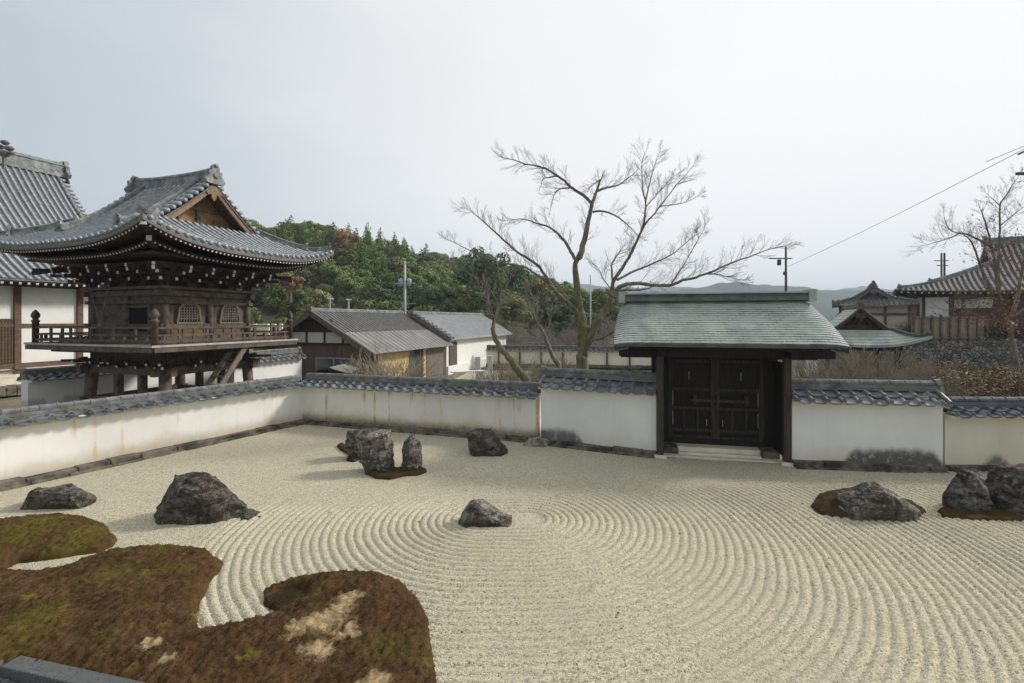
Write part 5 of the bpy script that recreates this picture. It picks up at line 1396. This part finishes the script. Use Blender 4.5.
def hill_tree(k, x, y, z, s, label=None, sz=1.0):
    me_ = protos[k, rt.randrange(3)]; nm, lb, gp_ = GN[k]
    o = bpy.data.objects.new(nm, me_); col.objects.link(o); o.location = (x, y, z); o.rotation_euler = (0, 0, rt.uniform(0, 6.28)); o.scale = (s, s, s*sz)
    setp(o, label or lb, 'tree', None if label else gp_); return o
cnt = 0
y = 60.
while y < 122 and cnt < 290:
    sp = 3.5+ (y-60)*.012
    x = -.66*y
    while x < .30*y:
        xx = x+rt.uniform(-1, 1); yy = y+rt.uniform(-1.2, 1.2); px = CX+xx/yy*F
        x += sp*rt.uniform(.95, 1.15)
        if px < 215 or (px > 640): continue
        if px > 590 and rt.random() < .3: continue
        z = hill_h(xx, yy)
        if px > 500 and yy > 100: continue
        n1 = noise.noise(Vector((xx*.045, yy*.05, 3))); r = rt.random()
        k = 'c' if n1 > .05 else ('d' if n1 < -.22 else 'g')
        if r < .16: k = 'g'
        elif r < .24: k = 'd'
        elif r < .30: k = 'o'
        if yy > 108 and px < 345 and rt.random() < .5: k = 'o'
        if px > 450 and k == 'c': k = 'd' if rt.random() < .5 else 'o'
        hill_tree(k, xx, yy, z-.5, rt.uniform(.62, 1.0)*(1.0 if k != 'c' else 1.05)*(1 if yy > 66 else .8)); cnt += 1
    y += 3.9
print('hill trees', cnt)
def sp_tree(k, px, ytop, D, s, label, sz=1.0):
    p = P(px, ytop, D); hh = (7.5*1.0 if k == 'c' else 5.4)*s*sz
    return hill_tree(k, p.x, p.y, p.z-hh, s, label, sz)
sp_tree('c', 368, 223, 98, .85, 'pointed dark conifer breaking the skyline right of the russet treetop', 1.25)
sp_tree('c', 404, 238, 94, .80, 'dark conifer breaking the skyline directly above the concrete utility pole', 1.3)
sp_tree('c', 425, 251, 104, .7, 'small pointed conifer on the skyline between the utility pole and the dark clump')
sp_tree('r', 347, 228, 97, .95, 'large russet tree on the skyline just right of the bell tower roof tip', 1.3)
sp_tree('c', 333, 222, 98, .8, 'dark green conifer on the skyline touching the bell tower eave tip', 1.2)
sp_tree('r', 291, 272, 60, .6, 'orange brown autumn tree low on the hill just under the bell tower eave')
sp_tree('d', 488, 251, 66, 1.0, 'dark bushy evergreen clump on the skyline left of the big bare tree', 1.35)
sp_tree('d', 468, 262, 70, .8, 'dark evergreen left of the bushy skyline clump')
sp_tree('d', 515, 266, 70, .9, 'dark evergreen stepping down right of the bushy skyline clump', 1.2)
sp_tree('o', 532, 274, 72, .9, 'olive treetop at the lower right end of the hill skyline')
for i in range(34):
    px = 600+i*15+rt.uniform(-6, 6); D = rt.uniform(66, 92)
    hill_tree('gdo'[i % 3], (px-CX)/F*D, D, -.6, rt.uniform(.55, .75))
# far mountains
def mountain(name, prof, D, dep, m):
    def hh(px):
        for (x0, y0), (x1, y1) in zip(prof, prof[1:]):
            if px <= x1: return y0+(y1-y0)*max(0, px-x0)/(x1-x0)
        return prof[-1][1]
    def fn(u, v):
        px = prof[0][0]+(prof[-1][0]-prof[0][0])*u; zt = CH-(hh(px)-HY)/F*D; y = D+dep*(v-.5)*1.6
        k = max(0, 1-abs(v-.5)*2)**.7; x = (px-CX)/F*D
        return Vector((x, y, -3+(zt+3)*k*(1+.07*noise.noise(Vector((x*.02, y*.02, 1)))*k)+3.5*noise.noise(Vector((x*.05, y*.05, 2)))*k))
    b = MB(); b.grid(fn, 220, 26); o = b.build(name, m, None, True); o['kind'] = 'structure'
mm = mat('far_forest', (.055, .072, .040), (.035, .048, .030), .05, .95)
mountain('hills', [(380, 330), (500, 300), (560, 294), (600, 291), (625, 292), (660, 291), (690, 289), (720, 283), (745, 282), (765, 285), (800, 287), (818, 291), (835, 291), (855, 290), (880, 294), (920, 300), (1000, 302), (1100, 325)], 1050, 400, mm)
mountain('hills', [(300, 325), (520, 296), (540, 290), (565, 282), (600, 286), (640, 288), (670, 286), (700, 288), (780, 292), (840, 289), (860, 287), (900, 290), (1000, 296), (1250, 325)], 1750, 500, mm)

# ------------------------------------------------------------- bare trees
def grow(mb, p, d, L, r, depth, rnd, up=.12, wig=.075, kids=(2, 4), rmin=.0022, spread=.70, taper=.55, sides=3, ksc=(.45, .72)):
    n_ = 4 if depth > 1 else 3; pts = [p.copy()]; rad = [r]; d = d.normalized(); nodes_ = []
    for i in range(n_):
        d = (d+Vector((rnd.gauss(0, wig), rnd.gauss(0, wig), rnd.gauss(0, wig)+up))*.55).normalized()
        p = p+d*(L/n_); pts.append(p.copy()); rad.append(max(rmin, r*(1-(1-taper)*(i+1)/n_))); nodes_.append((p.copy(), d.copy(), rad[-1]))
    mb.tube(pts, rad, sides if r > .012 else 3, cap=False)
    if depth <= 0: return
    for i, (q, dd, rr_) in enumerate(nodes_):
        k = rnd.randint(*kids) if i else rnd.randint(0, 1)
        for _ in range(max(1, k//2) if i < len(nodes_)-1 else k):
            s = Vector((rnd.gauss(0, 1), rnd.gauss(0, 1), rnd.gauss(0, 1))); s = (s-dd*s.dot(dd))
            if s.length < .1: continue
            nd = (dd+s.normalized()*rnd.uniform(.35, 1)*spread)
            grow(mb, q, nd, L*rnd.uniform(*ksc), rr_*.62, depth-1, rnd, up, wig, kids, rmin, spread, taper, sides, ksc)
def limb_world(pl, D0, D1):
    n_ = len(pl); return [P(x, y, D0+(D1-D0)*(i/(n_-1))) for i, (x, y) in enumerate(pl)]
def smooth_pl(pts, rad, k=3):
    out, ro_ = [], []
    n_ = len(pts)
    for i in range(n_-1):
        p0, p1, p2, p3 = pts[max(i-1, 0)], pts[i], pts[i+1], pts[min(i+2, n_-1)]
        for j in range(k):
            t = j/k; out.append(.5*((2*p1)+(p2-p0)*t+(2*p0-5*p1+4*p2-p3)*t*t+(3*p1-p0-3*p2+p3)*t**3)); ro_.append(rad[i]*(1-t)+rad[i+1]*t)
    out.append(pts[-1]); ro_.append(rad[-1]); return out, ro_
def traced_tree(name, label, limbs, barkm, twigm, seed, twig_r=.0075, dens=1.0, tl_=.9, depth=2, base_z=-.3, up=.10, cat='tree', Dbase=17, kids=(2, 3)):
    """limbs: (photo polyline, distance at start, at end, radius start, radius end, twig length scale)"""
    rnd = random.Random(seed)
    p = limb_world([limbs[0][0][0]], 0, 0) if False else P(limbs[0][0][0][0], limbs[0][0][0][1], limbs[0][1])
    e = empty(name, (p.x, p.y, base_z)); setp(e, label, cat); off = Vector((p.x, p.y, base_z))
    tr = MB(); lm = MB(); tg = MB()
    for li, (pl, D0, D1, r0, r1, tsc) in enumerate(limbs):
        w = [q-off for q in limb_world(pl, D0, D1)]; r0 *= (.82 if r0 < .12 else .95); r1 *= .55
        if li == 0: w = [Vector((w[0].x*.0-.02, 0, -.1))]+w; 
        n_ = len(w); rad = [r0+(r1-r0)*(i/(n_-1)) for i in range(n_)]
        if li == 0: rad[0] = r0*1.45
        sp_, rd = smooth_pl(w, rad, 4)
        sp_ = [q+Vector((rnd.gauss(0, 1), rnd.gauss(0, 1), rnd.gauss(0, 1)))*rr_*.12 for q, rr_ in zip(sp_, rd)]
        (tr if r0 > .13 else lm).tube(sp_, rd, 10 if r0 > .1 else 6)
        if tsc <= 0: continue
        Lt = sum((sp_[i+1]-sp_[i]).length for i in range(len(sp_)-1)); acc = 0; nxt = Lt*.18
        gap = .16/dens
        for i in range(len(sp_)-1):
            seg = sp_[i+1]-sp_[i]; acc += seg.length
            while acc > nxt:
                d = seg.normalized(); s = Vector((rnd.gauss(0, 1), rnd.gauss(0, .8), rnd.gauss(.25, 1))); s = s-d*s.dot(d); s.normalize()
                f = acc/Lt
                grow(tg, sp_[i+1].copy(), d*.8+s*rnd.uniform(.5, 1.0), tl_*tsc*rnd.uniform(.5, 1.1)*(1-.35*f), min(twig_r, rd[i+1]*.55), depth, rnd, up=up, kids=kids)
                nxt += gap*rnd.uniform(.6, 1.5)
        grow(tg, sp_[-1].copy(), (sp_[-1]-sp_[-3]), tl_*tsc*.45, rd[-1]*.8, depth, rnd, up=up, kids=kids)
    t = tr.build('trunk', barkm, e, True); l2 = lm.build('limbs', M['bark'] if barkm is M['bark_moss'] else barkm, e, True); g = tg.build('twigs', twigm, e)
    print(name, len(tg.f)); return e
T = 17.
cherry = [
 ([(582, 366), (583, 352), (584, 338), (586, 326)], T, T, .27, .20, 0),
 ([(584, 345), (582, 326), (579, 305), (577, 285), (575, 268), (579, 255)], T, T-.2, .20, .13, 0),
 ([(579, 258), (582, 250), (586, 233), (589, 218), (592, 204), (597, 190), (600.6, 179.5)], T-.2, T-.6, .125, .05, .5),
 ([(592, 204), (584, 196), (572, 188), (565, 181), (557, 175.5), (547, 169), (537, 166), (525.5, 164), (514, 160), (504, 158)], T-.4, T-1.8, .075, .022, .62),
 ([(557, 176), (549, 177.5), (543, 179), (541, 185)], T-.8, T-1.4, .035, .014, .5),
 ([(570, 188), (560, 189), (554, 195), (551, 207)], T-.8, T+.3, .035, .014, .55),
 ([(600.6, 179.5), (594, 184), (588, 188)], T-.6, T-1, .035, .015, .5),
 ([(597, 191), (605, 188), (613, 186.5), (620, 184), (628, 178), (635, 173)], T-.5, T+.8, .06, .018, .7),
 ([(593, 212), (600, 211), (608, 212.5), (616, 216), (624, 221.5), (630, 227), (636, 233)], T-.3, T-1.3, .05, .018, .6),
 ([(577, 262), (571, 252), (566, 243), (561, 237), (555, 231), (547, 226), (537, 223.5), (528, 220), (520, 219), (506, 220.5)], T, T+1.4, .085, .016, .55),
 ([(584, 318), (573, 307.6), (565, 300), (557, 293), (552, 286), (545, 275), (537.6, 265.6), (527, 258), (516, 251), (505, 241), (494, 231), (485, 223), (477, 216), (470, 209)], T, T-2.2, .10, .018, .6),
 ([(553, 288), (543, 279), (534, 273), (526, 268), (515, 265), (504, 263), (492, 260), (480, 256), (467, 249), (455, 243), (444, 238)], T-.8, T+1.2, .055, .014, .5),
 ([(585, 345), (591, 334), (597, 322), (603, 313), (609, 304), (612, 292), (613, 281)], T, T-.3, .19, .10, 0),
 ([(613, 284), (612, 272), (612, 264), (616, 257), (621, 250)], T-.3, T+.8, .06, .03, .8),
 ([(613, 282), (618, 274), (623, 267), (629, 257), (634, 247), (639, 236), (643.5, 225), (645, 213), (645.6, 202), (643, 192), (642.4, 182), (642, 163), (645.6, 152)], T-.3, T-.9, .085, .014, .62),
 ([(645.6, 202), (648, 190), (651, 178), (655, 164), (659.6, 152)], T-.6, T+.1, .035, .01, .5),
 ([(640, 234), (647, 222), (655, 213), (660, 206), (669, 195), (677, 184), (685, 176), (692, 167)], T-.5, T-1.4, .045, .012, .55),
 ([(660, 206), (672, 205), (687.6, 201.6), (700, 195)], T-.8, T-.2, .022, .010, .4),
 ([(645.6, 207), (653, 199), (661, 190), (672, 178), (682, 172)], T-.6, T+1.2, .025, .010, .5),
 ([(617, 280), (630, 273), (644.6, 267), (656, 262), (666, 257.6), (674, 253), (681, 247), (691, 239), (700.5, 232)], T-.3, T+1.4, .055, .014, .62),
 ([(611, 296), (618.7, 288), (627, 284.5), (636, 283.5), (651, 285), (666, 285.6), (675, 284), (683, 280), (694, 278), (705, 274), (714, 271), (722, 267), (739, 260), (749, 257), (758.7, 253), (773.7, 248), (784, 246.5)], T-.3, T-2.0, .10, .014, .68),
 ([(672, 283), (679, 272), (685.5, 262), (696, 243), (705, 228)], T-1.2, T-.4, .035, .012, .6),
 ([(607, 303), (616, 292), (625, 290), (634, 290), (642, 289.5), (651, 287.5)], T-.2, T+.6, .085, .045, .3),
 ([(584, 356), (592, 341), (601, 338.5), (611, 333), (622, 327)], T, T-1.4, .07, .035, 0.3),
 ([(612, 290), (604, 280), (598, 268), (590, 262)], T, T+1.2, .03, .012, .5),
 ([(705, 274), (716, 274), (728, 277), (742, 280)], T-1.5, T-2.3, .03, .010, .45)]
traced_tree('cherry_tree', 'big bare spreading cherry tree with mossy forked trunk behind the wall left of the gate', cherry, M['bark_moss'], M['twig'], 3, dens=1.35, tl_=.95, depth=2, Dbase=T, kids=(1, 3))
T = 15.2
traced_tree('pollarded_tree', 'leaning mossy pollarded tree with sparse pale shoots, left of the big bare tree',
 [([(527, 384), (520, 374), (512, 362), (504, 352), (496, 340), (492, 327)], T, T, .155, .12, 0),
  ([(493, 330), (495, 318), (500, 306), (505, 303)], T, T, .08, .055, .5),
  ([(500, 307), (501, 295), (499, 276), (496.6, 262)], T, T-.3, .045, .028, .45),
  ([(495, 322), (490, 306), (482, 292), (470, 282), (458, 276)], T, T-1, .025, .010, .6),
  ([(499, 305), (490, 290), (478, 280), (462, 268), (452, 262)], T, T+1, .022, .010, .6),
  ([(502, 303), (512, 296), (520, 300), (528, 306)], T, T+.5, .025, .012, .6),
  ([(500, 300), (508, 285), (512, 272), (518, 264)], T, T+.5, .02, .010, .5)], M['bark_moss'], M['twig_pale'], 8, dens=.9, tl_=.75, depth=2, Dbase=T)
T = 18.5
traced_tree('young_bare_tree', 'slender moss-trunked bare tree just left of the big cherry trunk',
 [([(559, 370), (554, 359), (549, 348), (545, 336), (541, 328)], T, T, .13, .08, .2),
  ([(543, 332), (537, 322), (530, 310), (523, 304), (515, 300)], T, T-.5, .05, .02, .7),
  ([(545, 336), (550, 322), (552, 306), (556, 292)], T, T+.5, .04, .014, .7),
  ([(540, 328), (534, 314), (533, 298), (528, 286)], T, T+1, .04, .014, .7),
  ([(548, 345), (538, 340), (526, 334), (516, 330)], T, T-1, .03, .012, .7)], M['bark_moss'], M['twig_pale'], 12, dens=1.1, tl_=.9, depth=2, Dbase=T)
# maple at the right
T = 21.
mp_ = traced_tree('maple_tree', 'nearly bare maple with a few red leaves at the right edge',
 [([(1018, 392), (1016, 370), (1014, 350), (1010, 330)], T, T, .18, .14, 0),
  ([(1012, 335), (1004, 312), (998, 290), (995, 262), (990, 240), (985, 222), (981, 210)], T, T-.5, .10, .03, .8),
  ([(999, 295), (998, 270), (999, 245), (1000, 225), (1000, 205), (1007, 194), (1013, 184), (1019, 176)], T, T+.5, .075, .014, .7),
  ([(1000, 206), (994, 200), (987, 194)], T+.3, T+.6, .03, .01, .7),
  ([(996, 250), (985, 243), (975, 238), (966, 234), (957, 233), (948, 228), (944, 216)], T-.2, T-1.2, .07, .014, .8),
  ([(960, 233), (950, 238), (940, 241), (930, 244), (920, 246)], T-1, T-1.4, .03, .010, .8),
  ([(985, 280), (980, 265), (975, 250), (970, 240), (964, 235)], T, T-.9, .06, .03, .6),
  ([(1012, 330), (1000, 310), (990, 290), (985, 280)], T, T-.1, .09, .06, .3),
  ([(1002, 300), (985, 298), (972, 302), (960, 306), (948, 310)], T, T-1.5, .06, .014, .8),
  ([(1012, 325), (998, 322), (982, 316), (968, 312)], T, T-.8, .06, .014, .9),
  ([(1010, 320), (1018, 295), (1022, 270), (1030, 240), (1040, 215)], T, T+.5, .11, .02, .8),
  ([(1001, 225), (1012, 216), (1022, 208), (1035, 200)], T+.3, T+.9, .035, .012, .8),
  ([(1012, 318), (1035, 300), (1055, 285)], T, T, .08, .02, .8)], M['bark'], M['twig'], 15, dens=1.25, tl_=.85, depth=2, Dbase=T)
rl = random.Random(9); b = MB()
clusters = [(P(1002, 300, 20.6), 1.0, 150), (P(990, 258, 20.6), .9, 60), (P(985, 222, 20.6), .5, 20), (P(1012, 262, 21.2), 1.0, 90), (P(968, 312, 20.2), .7, 60), (P(1015, 330, 20.4), .9, 120), (P(950, 300, 19.6), .8, 25), (P(1018, 240, 21), .8, 50), (P(1000, 320, 20), .6, 90)]
for c, s, n_ in clusters:
    for i in range(int(n_*2.2)):
        q = c+Vector((rl.gauss(0, s*.5), rl.gauss(0, s*.5), rl.gauss(0, s*.42))); z = rl.uniform(.03, .06)
        a = Vector((rl.gauss(0, 1), rl.gauss(0, 1), rl.gauss(0, 1))).normalized(); t = a.cross(Vector((.3, .2, 1))).normalized()
        b.add([q-a*z, q+t*z*.7, q+a*z, q-t*z*.7], [(0, 1, 2, 3)])
lv = b.build('red_leaves', leaf_mat('red_maple_leaf', (.27, .065, .05), (.20, .06, .045), sc=2)); lv.parent = mp_; lv.matrix_parent_inverse = Matrix.Translation(-mp_.location)
lv['kind'] = 'stuff'

# ------------------------------------------------------------- twiggy shrubs
def shrub_mesh(name, m, R_, H, seed, stems=26, depth=2, r=.012, up=.25, rmin=.004):
    rnd = random.Random(seed); b = MB()
    for i in range(stems):
        a = rnd.uniform(0, 6.28); q = math.sqrt(rnd.random())*R_*.5; d = Vector((math.cos(a)*rnd.uniform(.1, .9), math.sin(a)*rnd.uniform(.1, .9), 1.1))
        grow(b, Vector((q*math.cos(a), q*math.sin(a), 0)), d, H*rnd.uniform(.45, .75), r, depth, rnd, up=up, kids=(2, 3), rmin=rmin, spread=.6)
    me_ = bpy.data.meshes.new(name); me_.from_pydata(b.v, [], b.f); me_.materials.append(m); me_.update(); return me_
def leafy_shrub(name, m, R_, H, seed, n=2500, leaf=.06):
    rnd = random.Random(seed); b = MB(); bl = [(rnd.gauss(0, R_*.4), rnd.gauss(0, R_*.4), H*rnd.uniform(.3, .7), R_*rnd.uniform(.3, .55)) for _ in range(9)]
    for i in range(n):
        x, y, z, s = rnd.choice(bl); d = Vector((rnd.gauss(0, 1), rnd.gauss(0, 1), rnd.gauss(.2, 1))).normalized(); c = Vector((x, y, z))+d*s*rnd.uniform(.6, 1.1)
        c.z = max(.02, min(c.z, H*1.1)); l_ = leaf*rnd.uniform(.6, 1.3)
        t = d.cross(Vector((rnd.gauss(0, 1), rnd.gauss(0, 1), rnd.gauss(0, 1)))).normalized(); u = (d*.4+Vector((rnd.gauss(0, .5), rnd.gauss(0, .5), rnd.gauss(0, .5)))).cross(t).normalized()
        b.add([c-t*l_*.5, c-u*l_*.4, c+t*l_*.5, c+u*l_*.4], [(0, 1, 2, 3)])
    me_ = bpy.data.meshes.new(name); me_.from_pydata(b.v, [], b.f); me_.materials.append(m); me_.update(); return me_
def put(me_, name, x, y, z, s, rz, label, group=None, cat='shrub', sz=1.):
    o = bpy.data.objects.new(name, me_); col.objects.link(o); o.location = (x, y, z); o.rotation_euler = (0, 0, rz); o.scale = (s, s, s*sz); setp(o, label, cat, group); return o
SP = [shrub_mesh('bare_shrub', M['twig_pale'], 1.5, 2.0, 60+i, 15, 3, .022, .05, .006) for i in range(3)]
SPP = [shrub_mesh('bare_tree', M['twig_purple'], 2.4, 4.2, 70+i, 9, 3, .05, .08, .010) for i in range(3)]
M_red = leaf_mat('red_brown_hedge_leaf', (.23, .15, .09), (.18, .125, .075), (.17, .14, .07), 1.5)
M_ol = leaf_mat('olive_hedge_leaf', (.10, .095, .03), (.07, .07, .03), (.17, .12, .04), 1.5)
M_gr = leaf_mat('dark_hedge_leaf', (.035, .05, .02), (.05, .07, .025), None, 1.5)
LS = [leafy_shrub('low_hedge', M_red, 1.3, 1.1, 80+i, 3000) for i in range(2)]; LO = [leafy_shrub('low_hedge', M_ol, 1.2, 1.2, 90+i, 2600) for i in range(2)]; LG = [leafy_shrub('evergreen_bush', M_gr, 1.4, 1.5, 95, 3000, .08)]
rs2 = random.Random(21)
for i in range(20):
    px = rs2.uniform(848, 930); D = rs2.uniform(17.5, 25.5); X = (px-CX)/F*D
    if abs(X-15.2) < 3.0 and abs(D-21.4) < 3.0: D = 17.0+rs2.random(); X = (px-CX)/F*D
    put(SP[i % 3], 'bare_shrub', X, D, -.3, rs2.uniform(.6, 1.05)*(1-.35*(px-848)/90), rs2.uniform(0, 6), 'dense leafless pale twiggy shrub behind the tiled wall right of the gate', 'leafless shrubs right of the gate')
for i, px in enumerate((800, 818, 836, 852)):
    D = 16.3+i*.3; put(SP[i % 3], 'bare_shrub', (px-CX)/F*D, D, -.3, .62+.12*i, i, 'dense leafless pale twiggy shrub behind the tiled wall right of the gate', 'leafless shrubs right of the gate')
for i in range(16):
    px = 885+i*11+rs2.uniform(-4, 4); D = rs2.uniform(17, 20.5) if i % 2 else rs2.uniform(21, 25); put((LS+LO[:1])[i % 3], 'low_hedge', (px-CX)/F*D, D, -.3, rs2.uniform(1.15, 1.4), i, 'russet clipped hedge bush between the far right wall and the grey path', 'russet hedge bushes', 'bush')
for i, (px, D, s) in enumerate(((888, 20, .9), (905, 26, 1.0), (930, 27, .9), (870, 17.5, .7))):
    put(LO[i % 2], 'low_hedge', (px-CX)/F*D, D, -.3, s, i, 'olive yellow bush among the leafless shrubs right of the gate', 'olive bushes among the shrubs', 'bush')
for i, (px, D, z) in enumerate(((975, 38.5, 1.85), (990, 39, 1.85), (1008, 38.6, 1.85), (1024, 39.5, 1.85), (1040, 38.6, 1.85))):
    put(LG[0], 'evergreen_bush', (px-CX)/F*D, D, z, 1.1, i, 'dark green bush on the terrace right of the board fence', 'dark bushes on the terrace', 'bush')
for i, (px, D, z) in enumerate(((905, 40.5, 1.9), (925, 41, 1.9), (893, 41, 1.2), (880, 37, -.3), (868, 37, -.3))):
    put(LO[i % 2], 'terrace_bush', (px-CX)/F*D, D, z, 1.15, i, 'brownish bush between the green pavilion and the board fence', 'brown bushes by the board fence', 'bush')
# purple-grey orchard seen left and right of the cherry trunk
for i in range(14):
    px = 508+i*10.5+rs2.uniform(-4, 4); D = rs2.uniform(39, 54); put(SPP[i % 3], 'bare_tree', (px-CX)/F*D, D, -.3, rs2.uniform(.45, .75), rs2.uniform(0, 6), 'small leafless purple-grey tree in the hazy row behind the big cherry tree', 'leafless trees behind the boundary wall', 'tree', .95)
for i in range(7):
    px = 505+i*9; D = rs2.uniform(18, 22); put(SP[i % 3], 'bare_shrub', (px-CX)/F*D, D, -.3, .75, i, 'low leafless shrub between the leaning tree and the cherry trunk', 'low leafless shrubs by the leaning tree')
put(shrub_mesh('weeping_shrub', M['twig_pale'], 1.3, 1.9, 99, 70, 2, .02, -.02, .007), 'bare_shrub', P(388, 360, 21.5).x, 21.5, -.3, .98, 0, 'pale brown leafless shrub in front of the yellow house wall')
put(SP[1], 'bare_shrub', P(368, 360, 20.9).x, 20.9, -.3, .45, 2, 'smaller leafless shrub left of the pale brown shrub by the yellow wall')
put(LG[0], 'evergreen_bush', P(560, 330, 40).x, 56, -.3, 1.3, 0, 'low dark green bush behind the boundary wall, left of the cherry trunk', None, 'bush')
# small stone lantern under the maple
e = empty('stone_lantern', (P(1013, 330, 37.6).x, 37.8, 1.85)); setp(e, 'small pale stone lantern under the maple on the terrace', 'stone lantern')
b = MB(); b.lathe((0, 0, 0), [(.32, 0), (.32, .12), (.13, .2), (.12, .75), (.26, .85), (.26, .95)], 8); b.build('pedestal', M['concrete_pole'], e)
b = MB(); b.box((0, 0, 1.1), (.34, .34, .3)); b.build('light_box', M['concrete_pole'], e)
b = MB(); b.lathe((0, 0, 1.25), [(.48, 0), (.44, .06), (.14, .26), (.06, .32), (.09, .40), (.02, .5)], 6); b.build('cap', M['granite'], e)

# ------------------------------------------------------------- haze
HAZE = 0.00048
if HAZE:
    b = MB(); b.box((0, 800, 68), (3600, 2400, 140)); hz_ = b.build('haze', None)
    m = bpy.data.materials.new('pale_air'); m.use_nodes = True; n, l = m.node_tree.nodes, m.node_tree.links; n.clear()
    ou = n.new('ShaderNodeOutputMaterial'); pv_ = n.new('ShaderNodeVolumePrincipled'); pv_.inputs['Color'].default_value = (.74, .86, 1.0, 1); pv_.inputs['Density'].default_value = HAZE
    l.new(pv_.outputs[0], ou.inputs['Volume']); hz_.data.materials.clear(); hz_.data.materials.append(m); hz_['kind'] = 'stuff'
